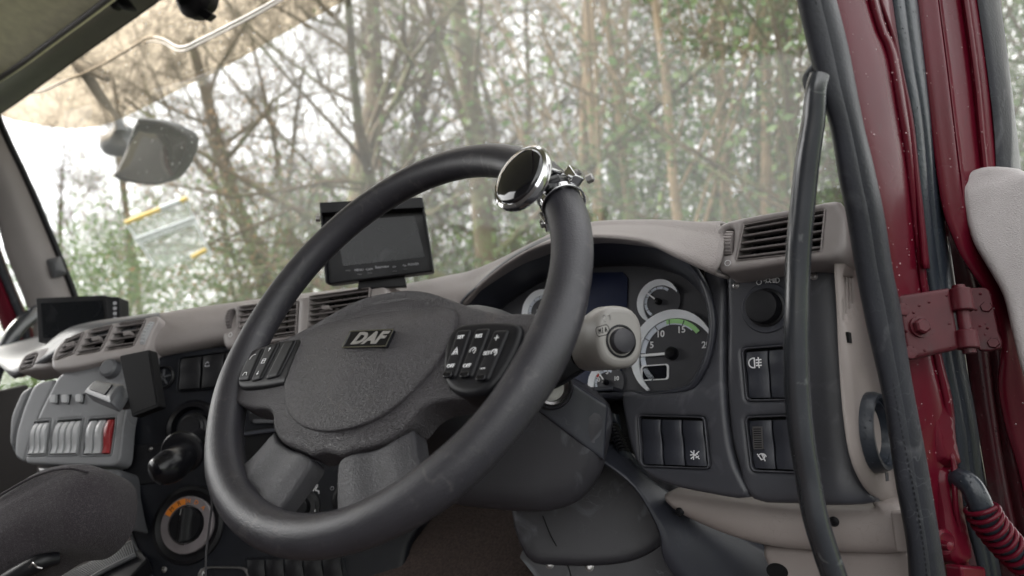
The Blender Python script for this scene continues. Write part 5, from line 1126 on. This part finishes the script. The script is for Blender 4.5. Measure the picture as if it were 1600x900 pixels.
lg_ = thing('passenger_grab_rail', 'curved dark grab rail beside the passenger window', 'grab rail', PX(30, 520, -.98))
tube('rail', [PX(-30, 640, -1.0), PX(-8, 580, -.97), PX(8, 545, -.96), PX(26, 515, -.96), PX(48, 495, -.97), PX(66, 484, -.99)], .020, M['rail'], lg_, sides=16)

# ================= outside sun visor
vz = thing('sun_visor', 'translucent bronze acrylic sun visor mounted outside across the top of the windscreen', 'sun visor', PY(200, 60, 1.0))
am = bpy.data.materials.new('bronze_acrylic'); am.use_nodes = True; N = am.node_tree.nodes; K = am.node_tree.links
for x in list(N):
    if x.type != 'OUTPUT_MATERIAL': N.remove(x)
outn = [x for x in N if x.type == 'OUTPUT_MATERIAL'][0]
tr = N.new('ShaderNodeBsdfTransparent'); tr.inputs[0].default_value = (.48, .40, .30, 1)
tl = N.new('ShaderNodeBsdfTranslucent'); tl.inputs[0].default_value = (.60, .51, .40, 1)
df = N.new('ShaderNodeBsdfDiffuse'); df.inputs[0].default_value = (.30, .24, .18, 1)
ma = N.new('ShaderNodeMixShader'); ma.inputs[0].default_value = .17; K.new(tr.outputs[0], ma.inputs[1]); K.new(tl.outputs[0], ma.inputs[2])
K.new(ma.outputs[0], outn.inputs[0])
ve = [(-160, 60), (-60, 150), (0, 180), (50, 194), (110, 201), (160, 196), (210, 176), (270, 145), (350, 106), (450, 48), (540, 0), (700, -110)]
vtp = [(-160, 20), (-60, 80), (-10, 120), (40, 90), (100, 55), (160, 15), (220, -30), (290, -75), (370, -125), (470, -190), (560, -240), (720, -340)]
E_ = [PY(a, b, 1.05) for a, b in ve]; T_ = [PY(a, b, .92) for a, b in vtp]
loft('visor_panel', [E_, [a.lerp(b, .5)+Vector((0, .06, 0)) for a, b in zip(E_, T_)], T_], am, vz, n=50, m=5)
tanline = [(20, 142), (45, 144), (70, 141), (100, 127), (130, 115), (165, 98), (205, 75), (225, 62), (240, 58), (258, 62), (275, 72), (290, 73), (310, 64), (350, 44), (400, 18), (440, -5), (520, -55)]
tube('visor_line', [PY(a, b, 1.02) for a, b in tanline], .0048, M['stalk'], vz, sides=8)  # thin tan tubes tracing a double line across the visor
tube('visor_line', [PY(a-1, b+6, 1.02) for a, b in tanline[7:]], .0028, M['stalk'], vz, sides=8)
# ================= front mirror
mr_ = thing('front_mirror', 'grey front view mirror on a long arm outside the top corner of the windscreen', 'mirror', PY(190, 200, 1.2))
MY = 1.14
tube('mirror_arm', [PY(118, 92, MY-.12), PY(136, 118, MY-.06), PY(155, 148, MY-.02), PY(172, 174, MY), PY(184, 190, MY), PY(188, 206, MY)], [.030, .024, .022, .020, .018, .018], M['mirrorback'], mr_, sides=14, ell=.7)
tube('arm_bracket', [PY(118, 96, MY-.12), PY(140, 108, MY-.10), PY(168, 124, MY-.08)], [.020, .022, .012], M['header'], mr_, sides=10)
fmb = Fr(PY(176, 220, MY), (.3, -.9, -.3)); dome('mirror_pivot', fmb, spl2(fmb.L([(180, 196), (192, 200), (192, 216), (200, 228), (196, 240), (180, 244), (164, 240), (155, 226), (160, 212), (172, 206)]), 3), lambda d, u, v: min(d, .03)*.6, M['mirrorback'], mr_, step=.015, back=-.05)
MF = Fr(PY(240, 240, MY-.02), (.38, -.72, -.42)); mq = [(214, 188), (222, 186), (255, 191), (285, 204), (296, 214), (297, 228), (290, 250), (277, 272), (262, 284), (240, 289), (210, 286), (179, 277), (184, 262), (196, 236), (206, 208)]
dome('mirror_housing', MF, spl2(MF.L(mq), 3), lambda d, u, v: min(d, .004), M['black'], mr_, step=.02, back=-.05)
mi_ = [tuple(Vector(p).lerp(Vector(MF.l(242, 240)), .075)) for p in spl2(MF.L(mq), 3)]
dome('mirror_glass', MF, mi_, lambda d, u, v: .006+.018*(1-math.exp(-d/.05)), M['mirror'], mr_, step=.010, back=.003)
# truck nose below the screen (seen in the mirror)
fnp = Fr(Vector((0, 1.34, 1.6)), (0, 1, .1)); prism('front_panel', fnp, rrect(-1.1, -.9, 1.1, .27, .06), -.06, 0, M['red'], cab, .02)
# ================= windscreen reflection, built as added bars and sheet beyond the screen
yg = thing('windscreen_reflection', 'faint yellow and white windscreen reflection below the mirror, shaped as added bars and sheet', 'reflection_shape', PT(255, 400, 7.5))
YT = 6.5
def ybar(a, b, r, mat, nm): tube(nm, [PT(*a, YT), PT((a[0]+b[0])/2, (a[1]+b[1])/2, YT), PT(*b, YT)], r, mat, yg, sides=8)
M['yellow'] = pm('reflection_yellow', (.62, .43, .06), .5, var=.15); M['palereflect'] = pm('reflection_pale', (.50, .54, .56), .5, var=.12)
ybar((196, 348), (252, 326), .022, M['yellow'], 'reflection_top_bar'); ybar((252, 326), (282, 314), .028, M['palereflect'], 'reflection_top_bar'); ybar((282, 314), (292, 310), .022, M['yellow'], 'reflection_top_bar')
ybar((212, 374), (305, 340), .018, M['palereflect'], 'reflection_mid_bar'); ybar((216, 380), (308, 346), .010, M['palereflect'], 'reflection_mid_bar'); ybar((300, 402), (322, 390), .020, M['yellow'], 'reflection_foot_bar')
ybar((196, 348), (240, 412), .008, M['palereflect'], 'upright'); ybar((290, 312), (330, 400), .008, M['palereflect'], 'upright')  # added side edges of the reflected shape

wm_ = bpy.data.materials.new('reflection_sheet'); wm_.use_nodes = True; N = wm_.node_tree.nodes; K = wm_.node_tree.links; b_ = N['Principled BSDF']; b_.inputs['Base Color'].default_value = (.5, .55, .52, 1)
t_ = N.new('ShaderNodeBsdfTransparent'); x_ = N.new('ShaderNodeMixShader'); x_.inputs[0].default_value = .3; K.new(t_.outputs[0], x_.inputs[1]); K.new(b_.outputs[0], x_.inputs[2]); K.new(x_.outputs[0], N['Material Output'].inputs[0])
YF = Fr(PT(260, 370, YT+.05), -FW); prism('reflection_panel', YF, YF.L([(200, 352), (288, 318), (330, 396), (244, 424)]), -.01, 0, wm_, yg)  # added sheet for the pale area of the reflection
# ================= woodland
bark = pm('bark', (.105, .075, .042), .9, var=.35, vscale=3, bump=(40, 1, .02), wear=((.15, .17, .07), 1.5, .50, .7))
barkd = pm('bark_grey', (.10, .074, .047), .9, var=.35, vscale=3, bump=(40, 1, .02))
barkp = pm('bark_pale', (.26, .19, .115), .9, var=.35, vscale=4)
def leafmat(name, col, col2):
    m = bpy.data.materials.new(name); m.use_nodes = True; N = m.node_tree.nodes; K = m.node_tree.links; b = N['Principled BSDF']
    g = N.new('ShaderNodeNewGeometry'); mx = N.new('ShaderNodeMix'); mx.data_type = 'RGBA'; K.new(g.outputs['Random Per Island'], mx.inputs[0])
    mx.inputs[6].default_value = (*col, 1); mx.inputs[7].default_value = (*col2, 1); K.new(mx.outputs[2], b.inputs['Base Color'])
    b.inputs['Roughness'].default_value = .55
    t = N.new('ShaderNodeBsdfTranslucent'); K.new(mx.outputs[2], t.inputs[0]); ms = N.new('ShaderNodeMixShader'); ms.inputs[0].default_value = .35
    K.new(b.outputs[0], ms.inputs[1]); K.new(t.outputs[0], ms.inputs[2]); K.new(ms.outputs[0], N['Material Output'].inputs[0]); return m
LF = dict(holly=leafmat('holly_leaf', (.06, .115, .035), (.17, .24, .085)), ivy=leafmat('ivy_leaf', (.10, .15, .06), (.20, .25, .10)), brown=leafmat('dry_leaf', (.22, .12, .06), (.30, .20, .11)))
class TB:
    def __init__(s): s.V = []; s.F = []
    def seg(s, P, R, sides):
        b0 = len(s.V); n = len(P)
        for i in range(n):
            t = (P[min(i+1, n-1)]-P[max(i-1, 0)]).normalized(); a = t.cross(Vector((.3, .2, 1))) if abs(t.z) < .95 else t.cross(Vector((1, 0, 0)))
            a.normalize(); b = t.cross(a)
            for k in range(sides): w = 2*math.pi*k/sides; s.V.append(P[i]+(a*math.cos(w)+b*math.sin(w))*R[i])
        for i in range(n-1):
            for k in range(sides): l = (k+1) % sides; s.F.append((b0+i*sides+k, b0+i*sides+l, b0+(i+1)*sides+l, b0+(i+1)*sides+k))
def rv(rg): return Vector((rg.gauss(0, 1), rg.gauss(0, 1), rg.gauss(0, 1)))
def grow(tb, rg, p, d, L, r, lev, maxlev, wig, kids, grav=.0, first=None, spread=1.0):
    n = (9, 7, 5, 4, 3)[min(lev, 4)]; P = [p.copy()]; R = [r]; q = p.copy(); dd = d.normalized(); end = .25 if lev else .35
    for i in range(n):
        dd = (dd+rv(rg)*wig*(1+.3*lev)+Vector((0, 0, grav))).normalized(); q = q+dd*L/n; P.append(q.copy()); R.append(max(r*(1-(1-end)*(i+1)/n), .0035))
    tb_ = first if (lev == 0 and first) else tb
    tb_.seg(P, R, (9, 6, 5, 3, 3)[min(lev, 4)])
    if lev >= maxlev: return
    k = kids[min(lev, len(kids)-1)]
    for j in range(k):
        s = (.28 if lev == 0 else .15)+(1-(.28 if lev == 0 else .15))*(j+rg.random())/k; i = min(int(s*n), n-1); f = s*n-i
        base = P[i].lerp(P[i+1], f); t = (P[i+1]-P[i]).normalized(); side = t.cross(rv(rg)).normalized(); a = math.radians(rg.uniform(30, 75))*spread
        nd = t*math.cos(a)+side*math.sin(a)+Vector((0, 0, .15)); grow(tb, rg, base, nd, L*rg.uniform(.34, .56)*(1.1-.4*s), max(R[i]*(rg.uniform(.22, .42) if lev == 0 else rg.uniform(.40, .60)), .004), lev+1, maxlev, wig, kids, grav, spread=spread)
def mk_raw(name, V, F, mat, parent=None):
    me = bpy.data.meshes.new(name); A = np.array([tuple(v) for v in V], dtype=np.float32); me.from_pydata(A.tolist(), [], F); me.materials.append(mat)
    me.polygons.foreach_set('use_smooth', [True]*len(me.polygons)); me.update(); o = link(bpy.data.objects.new(name, me)); o.parent = parent; return o
def leaves(rg, pts, n, spread, size):
    V = []; F = []
    for i in range(n):
        p = pts[rg.randrange(len(pts))]+rv(rg)*spread; a = rv(rg).normalized(); b = a.cross(rv(rg)).normalized(); s = size*rg.uniform(.6, 1.4); k = len(V)
        V += [p+a*s, p+b*s*.55, p-a*s*.8, p-b*s*.55]; F.append((k, k+1, k+2, k+3))
    return V, F
def make_tree(seed, h, r, maxlev, kids, wig, spread=1.0, lean=(0, 0), leaf=None, nleaf=0, mat=bark, grav=.02, lsz=.05, lspread=.35):
    rg = random.Random(seed); t1 = TB(); t2 = TB(); grow(t2, rg, Vector((0, 0, -.3)), Vector((lean[0], lean[1], 1)), h, r, 0, maxlev, wig, kids, grav, t1, spread)
    e = thing('tree', '', 'tree', (0, 0, 0), 'trees in the wood beyond the windscreen'); mk_raw('trunk', t1.V, t1.F, mat, e); cr_ = mk_raw('crown', t2.V, t2.F, mat, e)
    if leaf: V, F = leaves(rg, t2.V, nleaf, lspread, lsz); mk_raw('foliage', V, F, LF[leaf], e)
    return e
def copy_tree(e, name):
    c = e.copy(); link(c)
    for ch in e.children: d = ch.copy(); link(d); d.parent = c
    c.name = name; return c
def gpos(px, dist, py=300):
    d = ray(px, py); k = dist/math.hypot(d.x, d.y); return Vector((CAM.x+d.x*k, CAM.y+d.y*k, 0))
def put(e, px, dist, rz, s, label, name, up=True):
    p = gpos(px, dist); e.location = (p.x, p.y, -.1); e.rotation_euler = (0, 0, rz); e.scale = (s, s, s); e['label'] = label; e.name = name; return e
oak = make_tree(11, 13, .34, 4, (16, 8, 5, 4), .12, 1.15)
put(oak, 655, 11.5, .4, 1, 'gnarled oak with thick twisting boughs left of the spinner knob', 'oak_tree')
oak2 = make_tree(5, 14, .22, 4, (15, 7, 5, 3), .045, 1.0)
put(oak2, 795, 10.5, 1.2, 1, 'straight thick trunked oak rising directly behind the spinner knob', 'oak_tree')
bare = make_tree(23, 10, .10, 4, (15, 8, 6, 5), .07, 1.0, mat=barkd)
put(bare, 240, 24, 0, 1.1, 'bare grey tree against white sky under the front mirror', 'bare_tree')
slim = make_tree(31, 12, .085, 3, (14, 6, 5), .035, .8, lean=(-.06, .02), mat=barkp)
put(slim, 900, 9.5, .2, 1, 'slim leaning stem just right of the spinner knob', 'young_tree')
ivy = make_tree(41, 11, .12, 3, (14, 8, 6), .05, 1.0, leaf='holly', nleaf=5500)
put(ivy, 1250, 9, 0, 1, 'dense green holly tree beside the grab rail', 'holly_tree')
more = [(bare, 370, 19, 1.1, 1.15, 'bare grey tree with reddish twigs right of the front mirror', 'bare_tree'), (bare, 470, 17, 2.3, 1.25, 'bare tree above the dash monitor', 'bare_tree'), (bare, 170, 32, 3.0, 1.1, 'small distant bare tree near the far pillar', 'bare_tree'),
 (oak2, 560, 15, 4.0, 1.0, 'tall straight tree seen over the left arc of the wheel rim', 'oak_tree'), (oak, 430, 20, 2.6, .95, 'smaller twisted oak behind the wheel rim', 'oak_tree'), (bare, 700, 14, 4.4, 1.2, 'bare tree crowded behind the gnarled oak', 'bare_tree'), (bare, 870, 15, 5.2, 1.2, 'bare tree deep in the wood behind the slim stems', 'bare_tree'),
 (slim, 960, 9, 1.3, 1.05, 'slim stem leaning over the instrument hood', 'young_tree'), (slim, 1010, 10, 2.4, 1.1, 'pale slim stem second to the right of the instrument hood', 'young_tree'), (slim, 1060, 8.5, 3.3, .95, 'thin near stem between hood and right air vent', 'young_tree'), (slim, 1110, 10.5, 4.1, 1.2, 'tall slim stem above the right end of the top pad', 'young_tree'), (slim, 1160, 9, 5.0, 1.0, 'slim stem above the right air vent', 'young_tree'), (slim, 1205, 11, 5.9, 1.2, 'slim stem just left of the grab rail top', 'young_tree'),
 (slim, 930, 12, .9, 1.25, 'far slim stem half hidden behind the near leaning ones', 'young_tree'), (ivy, 1090, 14, 2.0, 1.0, 'green holly tree behind the slim stems', 'holly_tree'), (ivy, 1180, 12, 3.0, 1.05, 'green holly tree above the right air vent', 'holly_tree'), (ivy, 1330, 11, 4.0, 1.1, 'green holly tree seen between rail and pillar', 'holly_tree'), (ivy, 1600, 9, 5.0, 1.1, 'green holly tree seen through the open door window', 'holly_tree'), (ivy, 960, 17, 1.0, 1.0, 'distant holly tree in the middle of the wood', 'holly_tree'), (ivy, 1440, 10, .7, 1.15, 'green holly tree hidden mostly by the red pillar', 'holly_tree'), (oak2, 1330, 13, 3.1, 1.0, 'tall trunk among the hollies at the right', 'oak_tree'), (bare, 620, 18, 2.9, 1.3, 'bare tree far behind the left side of the gnarled oak', 'bare_tree'), (bare, 760, 17, .5, 1.3, 'bare tree crowding the gap between the two oaks', 'bare_tree'), (bare, 940, 18, 1.9, 1.3, 'bare tree far back above the instrument hood', 'bare_tree'), (bare, 1040, 16, 3.6, 1.2, 'bare tree far back above the top pad', 'bare_tree'), (bare, 520, 20, 5.5, 1.3, 'bare tree far back above the left arc of the rim', 'bare_tree'), (bare, 300, 21, 4.9, 1.25, 'bare grey tree directly right of the front mirror, farther back', 'bare_tree'), (bare, 80, 26, .8, 1.0, 'bare grey tree nearest the far windscreen pillar', 'bare_tree'), (ivy, 1640, 14, 2.7, 1.2, 'second green holly tree beyond the open door window', 'holly_tree')]
for e, px, d, rz, s, lb, nm in more: put(copy_tree(e, nm), px, d, rz, s, lb, nm)
for e, x, y, rz, s, lb, nm in [(ivy, 12.5, 3.0, .3, .9, 'unseen holly tree added opposite the open door to cut sky light', 'holly_tree'), (ivy, 12.0, -4.5, 1.4, 1.0, 'unseen holly tree added across the road behind the cab to cut sky light', 'holly_tree'), (ivy, 9.5, 7.5, 2.4, 1.0, 'unseen holly tree added across the road ahead of the cab to cut sky light', 'holly_tree'), (ivy, 6.0, -8.0, 3.4, 1.1, 'unseen holly tree added well behind the cab to cut sky light', 'holly_tree')]:
    c = copy_tree(e, nm); c.location = (x, y, -.1); c.rotation_euler = (0, 0, rz); c.scale = (s, s, s); c['label'] = lb  # unseen trees added to dim the sky light through the door
# holly / bramble understorey and distant twigs: one uncountable mass each
rg = random.Random(99)
def mass(name, x0, x1, d0, d1, z0, z1, ncl, per, spread, size, leaf, label, zf=None):
    pts = []
    for i in range(ncl):
        px = rg.uniform(x0, x1); p = gpos(px, rg.uniform(d0, d1)); t = (px-x0)/(x1-x0); zz = z0+(z1*(zf(t) if zf else 1)-z0)*rg.random()**1.25; pts.append(Vector((p.x, p.y, zz)))
    V, F = leaves(rg, pts, ncl*per, spread, size); o = mk_raw(name, V, F, LF[leaf]); o['kind'] = 'stuff'; o['label'] = label; o['category'] = 'undergrowth'; return o
mass('undergrowth', -200, 900, 12, 19, 0, 6.2, 800, 200, .45, .036, 'holly', 'mass of dark green holly and bramble undergrowth low between the bare trees', lambda t: .62+.38*min(1, max(0, (t-.22)/.2)))
mass('undergrowth', 700, 1750, 8, 16, 0, 8.5, 720, 170, .5, .036, 'holly', 'mass of green holly leaves filling the wood on the right', lambda t: .55+.6*t)
mass('undergrowth', 300, 1300, 10, 18, 0, 5.5, 200, 90, .40, .035, 'ivy', 'paler ivy leaves scattered among the stems')
mass('dry_leaves', 200, 900, 11, 16, 1.5, 7.0, 150, 90, .40, .03, 'brown', 'patches of brown dry beech leaves among bare twigs')
V, F = leaves(rg, [Vector((10.5+rg.gauss(0, .6), rg.uniform(-12, 11), rg.uniform(0, 3.0))) for i in range(300)], 30000, .5, .06); o = mk_raw('added_hedge', V, F, LF['holly']); o['kind'] = 'stuff'; o['label'] = 'unseen holly hedge added across the road to cut sky light at the door'; o['category'] = 'hedge'  # hedge added out of view, lowers sky light entering the doorway
# far twig haze
tb = TB()
for i in range(470):
    px = 400+1280*rg.random()**.8; p = gpos(px, rg.uniform(15, 28)); h = rg.uniform(5, 11)*(.75 if px < 420 else 1); r = rg.uniform(.03, .07); P = [p+Vector((0, 0, -.2))]; d = Vector((rg.gauss(0, .12), rg.gauss(0, .12), 1)).normalized()
    for k in range(6): d = (d+rv(rg)*.07).normalized(); P.append(P[-1]+d*h/6)
    tb.seg(P, [r*(1-.13*k) for k in range(7)], 4)
    for k in range(26):
        j = rg.randrange(1, 6); b = P[j].lerp(P[j+1], rg.random()); e = (rv(rg)+Vector((0, 0, .7))).normalized(); L = rg.uniform(.6, 2.0); m_ = b+e*L*.5; e2 = (e+rv(rg)*.3).normalized(); c_ = m_+e2*L*.5
        tb.seg([b, m_, c_], [.014, .010, .005], 3)
        for z in range(3): e3 = (e+rv(rg)*.7).normalized(); tb.seg([m_, m_+e3*L*.45], [.007, .004], 3)
o = mk_raw('far_woodland', tb.V, tb.F, barkd); o['kind'] = 'stuff'; o['label'] = 'distant mass of bare stems and twigs closing off the wood'; o['category'] = 'woodland'

# rain drops standing on the red paint: real little beads, one uncountable mass per surface
def beads(o, n, parent, seed, keep=lambda p: True):
    rg = random.Random(seed); me = o.data; W0 = wloc(o); T = me.polygons; V = []; Fc = []
    ok = [p for p in T if keep(p.center+W0)]
    for i in range(n):
        p = ok[rg.randrange(len(ok))]; vs = [me.vertices[k].co for k in p.vertices]; a, b = rg.random(), rg.random()
        c = vs[0].lerp(vs[1], a).lerp(vs[-1].lerp(vs[-2], a), b)+W0; nn = p.normal.copy()
        if nn.dot(CAM-c) < 0: nn = -nn
        t = nn.orthogonal().normalized(); s = nn.cross(t); r = rg.uniform(.0004, .0009)*(1.5 if rg.random() < .15 else 1); k = len(V); c = c+nn*.002
        for q in range(6): w = math.pi*q/3; V.append(c+(t*math.cos(w)+s*math.sin(w))*r)
        for q in range(6): w = math.pi*q/3; V.append(c+(t*math.cos(w)+s*math.sin(w))*r*.65+nn*r*.45)
        V.append(c+nn*r*.62)
        for q in range(6): z = (q+1) % 6; Fc += [[k+q, k+z, k+6+z, k+6+q], [k+6+q, k+6+z, k+12]]
    d = mesh_obj('water_drops', V, Fc, M['drop'], parent, 180); d['kind'] = 'stuff'
for o in list(COL.objects):
    if o.name.startswith('pillar_panel'): beads(o, 260, cab, 1)
    if o.name.startswith('door_edge'): beads(o, 100, dr, 2)
    if o.name == 'door_frame' or (o.name.startswith('door_frame') and o.parent == dr): beads(o, 90, dr, 3)
